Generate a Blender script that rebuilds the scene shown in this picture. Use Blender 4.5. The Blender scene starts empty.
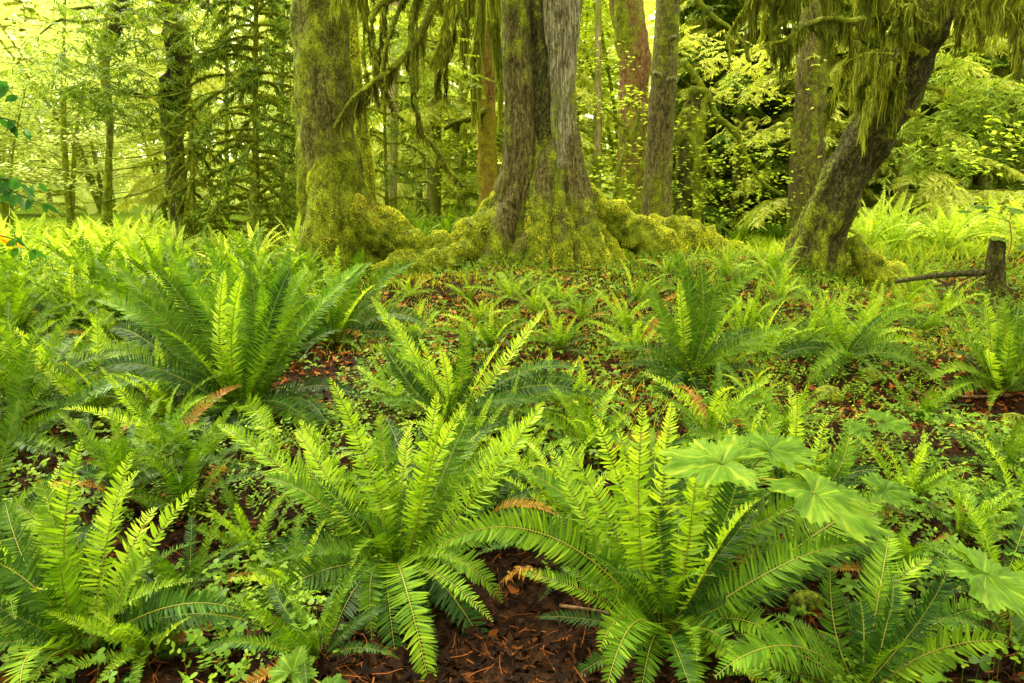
import bpy, math, random
import numpy as np
from mathutils import Vector

SC = bpy.context.scene
COL = SC.collection
R = np.random.RandomState
PI = math.pi
F = 683.0
CAMZ = 1.6
PITCH = math.radians(12.5)

# ------------------------------------------------------------------ noise
def _h(ix, iy, iz, seed):
    n = (ix.astype(np.int64) * 374761393 + iy.astype(np.int64) * 668265263 + iz.astype(np.int64) * 2147483647 + seed * 974711) & 0x7fffffff
    n = ((n ^ (n >> 13)) * 1274126177) & 0x7fffffff
    n = (n ^ (n >> 16)) & 0xffff
    return n / 65535.0

def vn(x, y, z=None, seed=0):
    x = np.asarray(x, float); y = np.asarray(y, float)
    z = np.zeros_like(x) if z is None else np.asarray(z, float)
    ix, iy, iz = np.floor(x), np.floor(y), np.floor(z)
    fx, fy, fz = x - ix, y - iy, z - iz
    fx = fx * fx * (3 - 2 * fx); fy = fy * fy * (3 - 2 * fy); fz = fz * fz * (3 - 2 * fz)
    r = 0
    for dx in (0, 1):
        for dy in (0, 1):
            for dz in (0, 1):
                w = (fx if dx else 1 - fx) * (fy if dy else 1 - fy) * (fz if dz else 1 - fz)
                r = r + w * _h(ix + dx, iy + dy, iz + dz, seed)
    return r * 2 - 1

def fbm(x, y, z=None, seed=0, o=3):
    r = 0; a = 1.0; s = 1.0
    for i in range(o):
        r = r + a * vn(np.asarray(x) * s, np.asarray(y) * s, None if z is None else np.asarray(z) * s, seed + i * 17)
        a *= .5; s *= 2.03
    return r

def sstep(a, b, x):
    t = np.clip((np.asarray(x, float) - a) / (b - a), 0, 1)
    return t * t * (3 - 2 * t)

# ------------------------------------------------------------------ terrain
def H(x, y):
    x = np.asarray(x, float); y = np.asarray(y, float)
    side = 1 - .45 * sstep(-1.5, -4.5, x) - .35 * sstep(2.2, 5, x) * (1 - sstep(7, 9, y))
    h = .54 * sstep(2.8, 9.6, y) * side
    h = h + .10 * np.exp(-((y - 9.6) / 1.2) ** 2) * sstep(-4, -2, x)
    h = h + .02 * sstep(6.4, 8.4, y) * (1 - sstep(9.5, 11, y)) * sstep(-2.6, -1, x) * (1 - sstep(2.6, 4, x))
    h = h - .18 * sstep(11, 16, y) * sstep(-4, 0, x)
    h = h + .9 * sstep(20, 60, y) + 5.0 * sstep(45, 110, y)
    h = h - .22 * np.exp(-((x - 3.3) / .9) ** 2 - ((y - 4.9) / .55) ** 2)
    h = h - .10 * np.exp(-((x + 1.2) / .9) ** 2 - ((y - 2.9) / .5) ** 2)
    h = h - .12 * np.exp(-((x - .15) / .5) ** 2 - ((y - 2.2) / .5) ** 2)
    h = h + .07 * fbm(x * .8, y * .8, seed=3) + .022 * fbm(x * 4, y * 4, seed=9, o=2)
    return h

# camera axes
_f = np.array([0, math.cos(PITCH), -math.sin(PITCH)])
_u = np.array([0, math.sin(PITCH), math.cos(PITCH)])
def ray(px, py):
    return np.array([1., 0, 0]) * ((px - 512) / F) + _u * ((341.5 - py) / F) + _f
def at(px, py, Y):
    d = ray(px, py); t = Y / d[1]
    return np.array([0, 0, CAMZ]) + d * t
def gp(px, py):
    d = ray(px, py); t = .8; o = np.array([0, 0, CAMZ])
    while t < 90:
        p = o + d * t
        if p[2] < H(p[0], p[1]): break
        t += .01 + t * .002
    return p
def ground(x, y, dz=0.):
    return np.array([x, y, float(H(x, y)) + dz])

# ------------------------------------------------------------------ mesh collecting
class Geo:
    def __init__(s):
        s.V = []; s.F = []; s.T = []; s.n = 0
    def add(s, v, f, tint=.5, mat=0):
        v = np.asarray(v, float).reshape(-1, 3); f = np.asarray(f, int)
        s.V.append(v); s.F.append((f + s.n, mat))
        s.T.append(np.broadcast_to(np.asarray(tint, float), (len(v),)))
        s.n += len(v)
    def merge(s, g, mat=None):
        for f, m in g.F: s.F.append((f + s.n, m if mat is None else mat))
        s.V += g.V; s.T += g.T; s.n += g.n
    def build(s, name, mats, parent=None, smooth=True):
        me = bpy.data.meshes.new(name)
        if s.V:
            V = np.concatenate(s.V); T = np.concatenate(s.T)
            me.vertices.add(len(V)); me.vertices.foreach_set('co', V.astype(np.float32).ravel())
            loops = np.concatenate([f.ravel() for f, m in s.F])
            cnt = np.concatenate([np.full(len(f), f.shape[1]) for f, m in s.F])
            mi = np.concatenate([np.full(len(f), m) for f, m in s.F])
            me.loops.add(len(loops)); me.loops.foreach_set('vertex_index', loops.astype(np.int32))
            st = np.concatenate([[0], np.cumsum(cnt)[:-1]])
            me.polygons.add(len(cnt)); me.polygons.foreach_set('loop_start', st.astype(np.int32))
            me.polygons.foreach_set('material_index', mi.astype(np.int32))
            me.polygons.foreach_set('use_smooth', np.full(len(cnt), smooth))
            a = me.attributes.new('tint', 'FLOAT', 'POINT'); a.data.foreach_set('value', T.astype(np.float32))
            me.update(calc_edges=True); me.validate()
        for m in (mats if isinstance(mats, (list, tuple)) else [mats]): me.materials.append(m)
        o = bpy.data.objects.new(name, me); COL.objects.link(o)
        if parent is not None: o.parent = parent
        return o

def unit(a):
    a = np.asarray(a, float)
    return a / (np.linalg.norm(a, axis=-1, keepdims=True) + 1e-9)

def blades(g, P, D, S, L, W, prof, cols=2, fold=0., curl=0., droop=0., sweep=0., tint=.5, mat=0):
    """many flat blades at once: base P, direction D, width direction S, length L, half width W, prof = [(s, w)]"""
    P = np.atleast_2d(P); n = len(P)
    D = np.broadcast_to(D, (n, 3)); S = np.broadcast_to(S, (n, 3))
    L = np.broadcast_to(L, (n,))[:, None]; W = np.broadcast_to(W, (n,))[:, None]
    curl = np.broadcast_to(curl, (n,))[:, None]; droop = np.broadcast_to(droop, (n,))[:, None]
    sweep = np.broadcast_to(sweep, (n,))[:, None]; fold = np.broadcast_to(fold, (n,))[:, None]
    N = np.cross(D, S); rows = []
    for s_, w_ in prof:
        c = P + D * L * s_ + N * (curl * L * s_ * s_) + S * (sweep * L * s_ * s_)
        c = c - np.array([0, 0, 1.]) * (droop * L * s_ * s_)
        if cols == 3: rows.append(np.stack([c - S * W * w_ + N * fold * W * w_, c, c + S * W * w_ + N * fold * W * w_], 1))
        else: rows.append(np.stack([c - S * W * w_, c + S * W * w_], 1))
    V = np.stack(rows, 1); K = len(prof)
    idx = np.arange(n * K * cols).reshape(n, K, cols)
    fs = []
    for k in range(K - 1):
        for c in range(cols - 1):
            fs.append(np.stack([idx[:, k, c], idx[:, k, c + 1], idx[:, k + 1, c + 1], idx[:, k + 1, c]], 1))
    t = np.broadcast_to(np.asarray(tint, float), (n,))
    g.add(V.reshape(-1, 3), np.concatenate(fs), np.repeat(t, K * cols), mat)

def resample(pts, n):
    pts = np.asarray(pts, float)
    if len(pts) == 2:
        t = np.linspace(0, 1, n)[:, None]; return pts[0] * (1 - t) + pts[1] * t
    d = np.concatenate([[0], np.cumsum(np.linalg.norm(np.diff(pts[:, :3], axis=0), axis=1))])
    k = len(pts); m = np.zeros_like(pts)
    m[1:-1] = (pts[2:] - pts[:-2]) / (d[2:] - d[:-2])[:, None]
    m[0] = (pts[1] - pts[0]) / (d[1] - d[0]); m[-1] = (pts[-1] - pts[-2]) / (d[-1] - d[-2])
    t = np.linspace(0, d[-1], n); i = np.clip(np.searchsorted(d, t) - 1, 0, k - 2)
    h = (d[i + 1] - d[i])[:, None]; u = ((t - d[i])[:, None]) / h
    return ((2 * u**3 - 3 * u**2 + 1) * pts[i] + (u**3 - 2 * u**2 + u) * h * m[i]
            + (-2 * u**3 + 3 * u**2) * pts[i + 1] + (u**3 - u**2) * h * m[i + 1])

def frames(C):
    T = unit(np.gradient(C, axis=0)); ref = np.array([1., 0, 0])
    if abs(T[0] @ ref) > .8: ref = np.array([0, 1., 0])
    A = np.zeros_like(T); a = unit(ref - (ref @ T[0]) * T[0])
    for i in range(len(T)):
        a = unit(a - (a @ T[i]) * T[i]); A[i] = a
    return T, A, np.cross(T, A)

DEV = []
def tube(g, path, rad, seg=10, n=24, rough=0., freq=4., flute=0., nfl=7, seed=0, tint=.5, mat=0, cap=True, moss=None):
    """path with radius per point, noise-displaced; returns grid points, normals"""
    path = np.asarray(path, float); rad = np.broadcast_to(rad, (len(path),))
    Q = resample(np.concatenate([path, np.asarray(rad, float)[:, None]], 1), n)
    C, r = Q[:, :3], np.maximum(Q[:, 3], .0005)
    T, A, B = frames(C)
    th = np.linspace(0, 2 * PI, seg, endpoint=False)
    ct, st = np.cos(th)[None, :, None], np.sin(th)[None, :, None]
    Nn = A[:, None] * ct + B[:, None] * st
    rr = r[:, None] * np.ones((1, seg))
    if np.any(flute):
        fl = np.interp(np.linspace(0, 1, n), np.linspace(0, 1, len(flute)), flute) if np.ndim(flute) else np.full(n, flute)
        ph = vn(np.arange(n) * .08, np.zeros(n) + seed, seed=seed)[:, None] * 1.5
        rr = rr * (1 + np.asarray(fl)[:, None] * (.6 * np.cos(nfl * th[None] + ph + seed) + .4 * np.cos((nfl // 2 + 1) * th[None] - ph * 2)))
    P = C[:, None] + Nn * rr[..., None]
    if rough:
        nz = fbm(P[..., 0] * freq, P[..., 1] * freq, P[..., 2] * freq * .6, seed=seed, o=3)
        P = P + Nn * (nz * rough * np.clip(r[:, None] / .2, .2, 1))[..., None]
        if seg >= 28:
            zz = np.arange(n)[:, None] * np.ones((1, seg)); rid = 0
            for q_, a_ in ((1.3, 1.), (2.7, .6)):
                rid = rid + a_ * (1 - 2 * np.abs(vn(np.cos(th)[None] * 5 * q_ + zz * .02, np.sin(th)[None] * 5 * q_ + seed, zz * .10 * q_, seed)))
            P = P + Nn * (rid * np.minimum(r[:, None] * .045, .02))[..., None]
    idx = np.arange(n * seg).reshape(n, seg); j = np.roll(idx, -1, 1)
    f = np.stack([idx[:-1], j[:-1], j[1:], idx[1:]], -1).reshape(-1, 4)
    if moss is not None:
        dv = np.linalg.norm(P - C[:, None], axis=-1) - rr.mean(1, keepdims=True); dv = np.clip(dv / (dv.std() + 1e-6), -2, 2)
        DEV.clear(); DEV.append(dv); tint = np.clip(moss(P, Nn, rr) + .16 * dv, 0, 1.3).ravel()
    g.add(P.reshape(-1, 3), f, tint, mat)
    if cap:
        for row, flip in ((0, 1), (-1, 0)):
            c = C[row] + T[row] * (.3 * r[row] if row else -.3 * r[row])
            vv = np.concatenate([P[row], c[None]]); a = np.arange(seg); b = np.roll(a, -1)
            tri = np.stack([a, b, np.full(seg, seg)], 1)
            g.add(vv, tri[:, ::-1] if flip else tri, .5, mat)
    return P, Nn, C, T

# ------------------------------------------------------------------ objects
def empty(name, loc, label, cat, group=None):
    o = bpy.data.objects.new(name, None); COL.objects.link(o); o.location = loc
    o.empty_display_size = .1
    tag(o, label, cat, group); return o
def tag(o, label=None, cat=None, group=None, kind=None):
    for k, v in (('label', label), ('category', cat), ('group', group), ('kind', kind)):
        if v: o[k] = v
    return o

# ------------------------------------------------------------------ materials
def nodes(name):
    m = bpy.data.materials.new(name); m.use_nodes = True
    nt = m.node_tree; nt.nodes.clear(); return m, nt
def N(nt, t, **kw):
    n = nt.nodes.new(t)
    for k, v in kw.items():
        if hasattr(n, k): setattr(n, k, v)
        else: n.inputs[k.replace('_', ' ')].default_value = v
    return n
def ramp(nt, stops):
    r = nt.nodes.new('ShaderNodeValToRGB'); e = r.color_ramp.elements
    while len(e) < len(stops): e.new(.5)
    for i, (p, c) in enumerate(stops):
        e[i].position = p; e[i].color = (c[0], c[1], c[2], 1)
    return r
def math_(nt, op, a, b, clamp=False):
    m = nt.nodes.new('ShaderNodeMath'); m.operation = op; m.use_clamp = clamp
    for i, v in enumerate((a, b)):
        if isinstance(v, (int, float)): m.inputs[i].default_value = v
        else: nt.links.new(v, m.inputs[i])
    return m.outputs[0]

def leaf_mat(name, stops, transl=.4, rough=.45, spec=.35, rnd=.35, tr_tint=(1.15, 1.1, .35), nscale=9.):
    m, nt = nodes(name); L = nt.links.new
    at_ = N(nt, 'ShaderNodeAttribute'); at_.attribute_name = 'tint'
    oi = N(nt, 'ShaderNodeObjectInfo'); tc = N(nt, 'ShaderNodeTexCoord')
    nz = N(nt, 'ShaderNodeTexNoise'); nz.inputs['Scale'].default_value = nscale; nz.inputs['Detail'].default_value = 2
    L(tc.outputs['Object'], nz.inputs['Vector'])
    v = math_(nt, 'MULTIPLY_ADD', oi.outputs['Random'], rnd); nt.nodes[-1].inputs[2].default_value = -rnd / 2
    v = math_(nt, 'ADD', v, at_.outputs['Fac'])
    v2 = math_(nt, 'MULTIPLY_ADD', nz.outputs['Fac'], .5); nt.nodes[-1].inputs[2].default_value = -.25
    v = math_(nt, 'ADD', v, v2, True)
    r = ramp(nt, stops); L(v, r.inputs[0])
    p = N(nt, 'ShaderNodeBsdfPrincipled'); p.inputs['Roughness'].default_value = rough
    p.inputs['Specular IOR Level'].default_value = spec
    L(r.outputs[0], p.inputs['Base Color'])
    t = N(nt, 'ShaderNodeBsdfTranslucent')
    mx = N(nt, 'ShaderNodeMix'); mx.data_type = 'RGBA'; mx.blend_type = 'MULTIPLY'; mx.inputs['Factor'].default_value = 1
    L(r.outputs[0], mx.inputs['A']); mx.inputs['B'].default_value = (*tr_tint, 1); L(mx.outputs['Result'], t.inputs['Color'])
    ms = N(nt, 'ShaderNodeMixShader'); ms.inputs[0].default_value = transl
    L(p.outputs[0], ms.inputs[1]); L(t.outputs[0], ms.inputs[2])
    o = N(nt, 'ShaderNodeOutputMaterial'); L(ms.outputs[0], o.inputs[0])
    return m

MOSS = [(.0, (.012, .018, .002)), (.30, (.04, .055, .004)), (.52, (.19, .23, .010)), (.74, (.40, .44, .02)), (1, (.72, .70, .07))]
def bark_mat(name, dark, mid, light, moss_gain=1., moss_bias=0., zs=.25, scale=14., bump=.6, mosscol=MOSS):
    m, nt = nodes(name); L = nt.links.new
    tc = N(nt, 'ShaderNodeTexCoord'); mp = N(nt, 'ShaderNodeMapping'); mp.inputs['Scale'].default_value = (1, 1, zs)
    L(tc.outputs['Object'], mp.inputs['Vector'])
    n1 = N(nt, 'ShaderNodeTexNoise'); n1.inputs['Scale'].default_value = scale; n1.inputs['Detail'].default_value = 6; n1.inputs['Roughness'].default_value = .65
    L(mp.outputs[0], n1.inputs['Vector'])
    vo = N(nt, 'ShaderNodeTexVoronoi'); vo.feature = 'DISTANCE_TO_EDGE'; vo.inputs['Scale'].default_value = scale * 1.3
    mw = N(nt, 'ShaderNodeMix'); mw.data_type = 'RGBA'; mw.inputs['Factor'].default_value = .12
    L(mp.outputs[0], mw.inputs['A']); L(n1.outputs['Color'], mw.inputs['B']); L(mw.outputs['Result'], vo.inputs['Vector'])
    cr = ramp(nt, [(0, (0, 0, 0)), (.12, (1, 1, 1))]); L(vo.outputs['Distance'], cr.inputs[0])
    h = math_(nt, 'MULTIPLY', n1.outputs['Fac'], cr.outputs[0])
    h = math_(nt, 'MULTIPLY_ADD', h, .6); nt.links.new(n1.outputs['Fac'], nt.nodes[-1].inputs[2]); h = math_(nt, 'MULTIPLY', h, .8)
    c = ramp(nt, [(.25, dark), (.5, mid), (.75, light)]); L(h, c.inputs[0])
    n2 = N(nt, 'ShaderNodeTexNoise'); n2.inputs['Scale'].default_value = 7.; n2.inputs['Detail'].default_value = 10; n2.inputs['Roughness'].default_value = .7
    L(tc.outputs['Object'], n2.inputs['Vector'])
    n3 = N(nt, 'ShaderNodeTexNoise'); n3.inputs['Scale'].default_value = 60.; n3.inputs['Detail'].default_value = 4; L(tc.outputs['Object'], n3.inputs['Vector'])
    at_ = N(nt, 'ShaderNodeAttribute'); at_.attribute_name = 'tint'
    a = math_(nt, 'MULTIPLY', at_.outputs['Fac'], moss_gain); a = math_(nt, 'ADD', a, moss_bias)
    b = math_(nt, 'MULTIPLY_ADD', n2.outputs['Fac'], 1.3); nt.nodes[-1].inputs[2].default_value = -.65
    a = math_(nt, 'ADD', a, b); fr = ramp(nt, [(.30, (0, 0, 0)), (.80, (1, 1, 1))]); a = math_(nt, 'ADD', a, math_(nt, 'MULTIPLY_ADD', n3.outputs['Fac'], .8)); nt.nodes[-2].inputs[2].default_value = -.4; L(a, fr.inputs[0])
    mv = math_(nt, 'ADD', math_(nt, 'MULTIPLY', n3.outputs['Fac'], .4), math_(nt, 'MULTIPLY', n2.outputs['Fac'], .6))
    mr = ramp(nt, [(.25 + .5 * p_, c_) for p_, c_ in mosscol]); L(mv, mr.inputs[0])
    mx = N(nt, 'ShaderNodeMix'); mx.data_type = 'RGBA'; L(fr.outputs[0], mx.inputs['Factor']); L(c.outputs[0], mx.inputs['A']); L(mr.outputs[0], mx.inputs['B'])
    p = N(nt, 'ShaderNodeBsdfPrincipled'); p.inputs['Roughness'].default_value = .85; p.inputs['Specular IOR Level'].default_value = .2
    L(mx.outputs['Result'], p.inputs['Base Color'])
    bm = N(nt, 'ShaderNodeBump'); bm.inputs['Strength'].default_value = bump; bm.inputs['Distance'].default_value = .03
    hh = math_(nt, 'ADD', h, math_(nt, 'MULTIPLY', n3.outputs['Fac'], .6)); L(hh, bm.inputs['Height']); L(bm.outputs[0], p.inputs['Normal'])
    o = N(nt, 'ShaderNodeOutputMaterial'); L(p.outputs[0], o.inputs[0]); return m

def ground_mat():
    m, nt = nodes('forest_floor'); L = nt.links.new
    tc = N(nt, 'ShaderNodeTexCoord')
    def nz(s, d=6, r=.6):
        n = N(nt, 'ShaderNodeTexNoise'); n.inputs['Scale'].default_value = s; n.inputs['Detail'].default_value = d; n.inputs['Roughness'].default_value = r
        L(tc.outputs['Object'], n.inputs['Vector']); return n
    a, b, c = nz(22, 8, .7), nz(1.3, 4), nz(90, 3)
    br = ramp(nt, [(.3, (.005, .002, .001)), (.5, (.020, .008, .003)), (.64, (.06, .021, .006)), (.78, (.15, .055, .015))]); L(a.outputs['Fac'], br.inputs[0])
    gr = ramp(nt, [(.3, (.04, .08, .005)), (.5, (.15, .25, .012)), (.7, (.36, .46, .03))]); L(c.outputs['Fac'], gr.inputs[0])
    at_ = N(nt, 'ShaderNodeAttribute'); at_.attribute_name = 'tint'
    f = math_(nt, 'ADD', at_.outputs['Fac'], math_(nt, 'MULTIPLY_ADD', b.outputs['Fac'], 1.2)); nt.nodes[-2].inputs[2].default_value = -.6
    f = math_(nt, 'ADD', f, math_(nt, 'MULTIPLY', a.outputs['Fac'], .5))
    fr = ramp(nt, [(.6, (0, 0, 0)), (.8, (1, 1, 1))]); L(f, fr.inputs[0])
    mx = N(nt, 'ShaderNodeMix'); mx.data_type = 'RGBA'; L(fr.outputs[0], mx.inputs['Factor']); L(br.outputs[0], mx.inputs['A']); L(gr.outputs[0], mx.inputs['B'])
    p = N(nt, 'ShaderNodeBsdfPrincipled'); p.inputs['Roughness'].default_value = .85; p.inputs['Specular IOR Level'].default_value = .1; L(mx.outputs['Result'], p.inputs['Base Color'])
    bm = N(nt, 'ShaderNodeBump'); bm.inputs['Strength'].default_value = .9; bm.inputs['Distance'].default_value = .04
    L(math_(nt, 'ADD', a.outputs['Fac'], math_(nt, 'MULTIPLY', c.outputs['Fac'], .4)), bm.inputs['Height']); L(bm.outputs[0], p.inputs['Normal'])
    o = N(nt, 'ShaderNodeOutputMaterial'); L(p.outputs[0], o.inputs[0]); return m

M = {}
M['young'] = leaf_mat('fresh_frond', [(0, (.04, .11, .004)), (.4, (.19, .34, .012)), (.7, (.42, .58, .03)), (1, (.62, .72, .10))], .42, .42, .25)
M['mature'] = leaf_mat('green_frond', [(0, (.014, .045, .003)), (.45, (.085, .18, .006)), (.8, (.24, .38, .014)), (1, (.40, .52, .03))], .42, .5, .12)
M['bright'] = leaf_mat('bright_frond', [(0, (.03, .09, .004)), (.45, (.11, .25, .010)), (.8, (.26, .43, .018)), (1, (.42, .56, .04))], .38, .45, .25)
M['old'] = leaf_mat('dark_frond', [(0, (.005, .02, .003)), (.5, (.026, .078, .006)), (.85, (.08, .19, .010)), (1, (.16, .28, .02))], .34, .48, .15)
M['dead'] = leaf_mat('dead_frond', [(0, (.12, .04, .01)), (.5, (.35, .16, .02)), (1, (.55, .38, .03))], .3, .6, .2)
M['rachis'] = leaf_mat('frond_stalk', [(0, (.09, .07, .01)), (.6, (.22, .22, .02)), (1, (.32, .20, .04))], .1, .4)
M['meadow'] = leaf_mat('meadow_frond_painted_glow', [(0, (.16, .30, .012)), (.5, (.48, .62, .06)), (1, (.82, .85, .26))], .48, .5, .1, tr_tint=(1.1, 1.08, .5))  # glow of the lit background painted into the frond colour
M['herb'] = leaf_mat('herb_leaf', [(0, (.03, .08, .004)), (.5, (.13, .25, .008)), (1, (.42, .54, .03))], .4, .5, .2)
M['club'] = leaf_mat('broad_leaf', [(0, (.03, .08, .004)), (.5, (.09, .18, .007)), (1, (.26, .34, .025))], .36, .5, .12, nscale=14)
M['grass'] = leaf_mat('grass_blade', [(0, (.10, .20, .006)), (.5, (.33, .46, .015)), (1, (.60, .66, .06))], .4, .5, .15)
M['litter'] = leaf_mat('dead_leaf', [(0, (.006, .002, .001)), (.40, (.028, .010, .003)), (.7, (.18, .052, .010)), (.92, (.34, .11, .028)), (1, (.50, .24, .07))], .12, .7, .05, 0)
M['moss'] = leaf_mat('moss_tuft', MOSS, .3, .8, .1, .1)
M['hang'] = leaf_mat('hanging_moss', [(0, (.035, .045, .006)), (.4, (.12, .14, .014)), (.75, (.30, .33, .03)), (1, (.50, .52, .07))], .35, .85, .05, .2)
M['hangdark'] = leaf_mat('dark_hanging_moss', [(0, (.015, .017, .004)), (.5, (.07, .078, .010)), (1, (.26, .27, .03))], .3, .9, .05, .2)  # darker toned variant of the hanging moss
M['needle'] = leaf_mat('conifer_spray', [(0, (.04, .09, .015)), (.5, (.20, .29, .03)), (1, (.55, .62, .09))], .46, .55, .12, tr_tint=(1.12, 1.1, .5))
M['needle_lit_tint'] = leaf_mat('conifer_spray_painted_glow', [(0, (.24, .32, .03)), (.5, (.58, .64, .11)), (1, (.86, .87, .32))], .52, .6, .1, tr_tint=(1.1, 1.06, .55))  # lit copy of the conifer spray, background brightness put into its colour
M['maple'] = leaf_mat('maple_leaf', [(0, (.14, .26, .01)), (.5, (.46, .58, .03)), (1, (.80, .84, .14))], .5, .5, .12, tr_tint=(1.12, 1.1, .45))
M['maple_lit_tint'] = leaf_mat('maple_leaf_painted_glow', [(0, (.38, .50, .08)), (.5, (.76, .82, .30)), (1, (.92, .92, .62))], .5, .5, .1, tr_tint=(1.05, 1.05, .8))  # overexposed backlight put into the leaf colour itself
M['darkleaf'] = leaf_mat('shrub_leaf', [(0, (.02, .10, .02)), (1, (.06, .22, .03))], .3, .35, .4)
M['orange'] = leaf_mat('orange_leaf', [(0, (.7, .25, .01)), (1, (.9, .5, .02))], .4, .5)
M['clover'] = leaf_mat('red_herb', [(0, (.12, .14, .01)), (.5, (.35, .12, .02)), (1, (.50, .10, .03))], .3, .6)
M['bark_grey'] = bark_mat('grey_bark', (.012, .009, .004), (.13, .105, .05), (.50, .45, .31), .9, .06, .10, 34., 1.)
M['bark_brown'] = bark_mat('brown_bark', (.010, .007, .002), (.07, .054, .016), (.24, .20, .07), 1., .08, .3, 30., 1.)
M['bark_olive'] = bark_mat('olive_bark', (.012, .010, .003), (.075, .066, .014), (.22, .21, .05), 1., .06, .35, 26., 1.)
M['bark_dark'] = bark_mat('dark_bark', (.005, .004, .001), (.030, .026, .006), (.10, .095, .022), 1., .10, .5, 20., 1.)
M['bark_red'] = bark_mat('red_bark', (.04, .015, .008), (.18, .075, .035), (.34, .19, .09), 1., .0, .3, 20., 1.)
M['bark_haze_tint'] = bark_mat('haze_tinted_bark', (.16, .12, .05), (.34, .27, .13), (.55, .46, .26), 1., .1, .3, 18., .6)  # far bark paled in colour to imitate haze
M['bark_orange'] = bark_mat('orange_moss_bark', (.05, .02, .008), (.2, .10, .03), (.35, .2, .06), 1., .05, .3, 18., .8, mosscol=[(.0, (.03, .02, .004)), (.35, (.16, .11, .010)), (.65, (.36, .29, .02)), (1, (.60, .55, .05))])
M['mossy'] = bark_mat('mossy_wood', (.02, .012, .006), (.06, .04, .015), (.12, .09, .03), 1., .3, .5, 20., 1.)
M['wood'] = bark_mat('wet_twig', (.03, .015, .008), (.12, .06, .03), (.25, .15, .08), .5, -.2, .5, 30., .5)
M['ground'] = ground_mat()

# ------------------------------------------------------------------ ferns
LOD = {0: ([(0, .35), (.18, 1.), (.5, .95), (.8, .62), (1, .04)], 3),
       1: ([(0, .4), (.25, 1.), (.65, .8), (1, .05)], 2),
       2: ([(0, .5), (.4, 1.), (1, .06)], 2)}
def frond(g, C, s0, pairs, wmax, lod, rs, lift=.22, roll=0., rr=.0032, crinkle=0., bare=.10, fresh=0., curlb=.12):
    """one frond along the points C; blade material 0, stalk material 1"""
    n = len(C); T = unit(np.gradient(C, axis=0))
    S = unit(s0[None] - (T @ s0)[:, None] * T); Nn = np.cross(S, T)
    Nn = np.where((Nn[:, 2].mean() < 0), -Nn, Nn)
    ca, sa = math.cos(roll), math.sin(roll)
    S, Nn = S * ca + Nn * sa, Nn * ca - S * sa
    length = np.linalg.norm(np.diff(C, axis=0), axis=1).sum()
    u = np.linspace(bare, .992, pairs); fi = u * (n - 1); i0 = np.clip(fi.astype(int), 0, n - 2); w = (fi - i0)[:, None]
    lerp = lambda X: X[i0] * (1 - w) + X[i0 + 1] * w
    P, t, s, nn = lerp(C), unit(lerp(T)), unit(lerp(S)), unit(lerp(Nn))
    v = (u - bare) / (1 - bare)
    shape = np.minimum(1, .45 + v * 2.6) * np.clip(1.02 - v ** 2.6, 0, 1) ** .8
    for sg in (-1, 1):
        ang = np.radians(86 - 30 * v + rs.normal(0, 5 + 10 * crinkle, pairs))
        ln = wmax * shape * (1 + rs.normal(0, .06 + .1 * crinkle, pairs)) + .003
        if lod < 2: ln = ln * np.where(rs.rand(pairs) < .025, .3, 1)
        up = lift + rs.normal(0, .07 + .25 * crinkle, pairs)
        D = unit(t * np.cos(ang)[:, None] + s * (sg * np.sin(ang))[:, None] + nn * up[:, None])
        Wd = unit(t - (np.sum(t * D, 1))[:, None] * D)
        tw = rs.normal(0, .15 + .5 * crinkle, pairs)[:, None]
        Wd = unit(Wd * np.cos(tw) + np.cross(D, Wd) * np.sin(tw))
        step = length * (1 - bare) / pairs
        hw = np.minimum(ln * .088 + .001, step * .44)
        if lod == 2: hw = np.maximum(hw, step * .5)
        prof, cols = LOD[lod]
        blades(g, P + s * (sg * .001), D, Wd, ln, hw, prof, cols, fold=.25, curl=(-curlb * sg * (1 + rs.normal(0, .6, pairs))) * (1 + 2 * crinkle),
               sweep=.12, tint=np.clip(.42 + fresh * .3 * v + rs.normal(0, .09, pairs), 0, 1), mat=0)
    m = max(6, n // (2 if lod < 2 else 4))
    tube(g, C[np.linspace(0, n - 1, m).astype(int)], np.linspace(rr, rr * .3, m), seg=4 if lod else 5, n=m, tint=.55, mat=1, cap=False)

def arc(L, e0, e1, n=40, bend=0., power=1.4):
    """points of a frond growing from the origin along +X, start and end elevation in degrees"""
    s = np.linspace(0, 1, n); e = np.radians(e0 + (e1 - e0) * s ** power)
    a = bend * s ** 1.5
    d = np.stack([np.cos(e) * np.cos(a), np.cos(e) * np.sin(a), np.sin(e)], 1) * (L / (n - 1))
    return np.concatenate([[[0, 0, 0]], np.cumsum(d, 0)[:-1]])

KINDS = {'up': (86, 48), 'lean': (74, 12), 'arch': (64, -22), 'low': (44, -38), 'flat': (22, -28)}
POOL = {}
def pool(kind, lod, young):
    key = (kind, lod, young)
    if key not in POOL:
        e0, e1 = KINDS[kind]; out = []
        for k in range(4 if lod == 1 else 2):
            rs = R(hash(kind) % 1 + len(POOL) * 7 + k * 31 + 5)
            g = Geo(); C = arc(1., e0 + rs.uniform(-5, 5), e1 + rs.uniform(-14, 14), 36, rs.uniform(-.45, .45), rs.uniform(1.2, 2))
            frond(g, C, np.array([0, 1., 0]), 58 if lod == 1 else 24, .075 if young else .085, lod, rs, roll=rs.uniform(-.35, .35),
                  crinkle=.4 if young else .12, fresh=1 if young else .2, lift=.3 if young else .15)
            o = g.build('frond', [M['mature'], M['rachis']]); me = o.data; bpy.data.objects.remove(o); out.append(me)
        POOL[key] = out
    return POOL[key]

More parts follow.
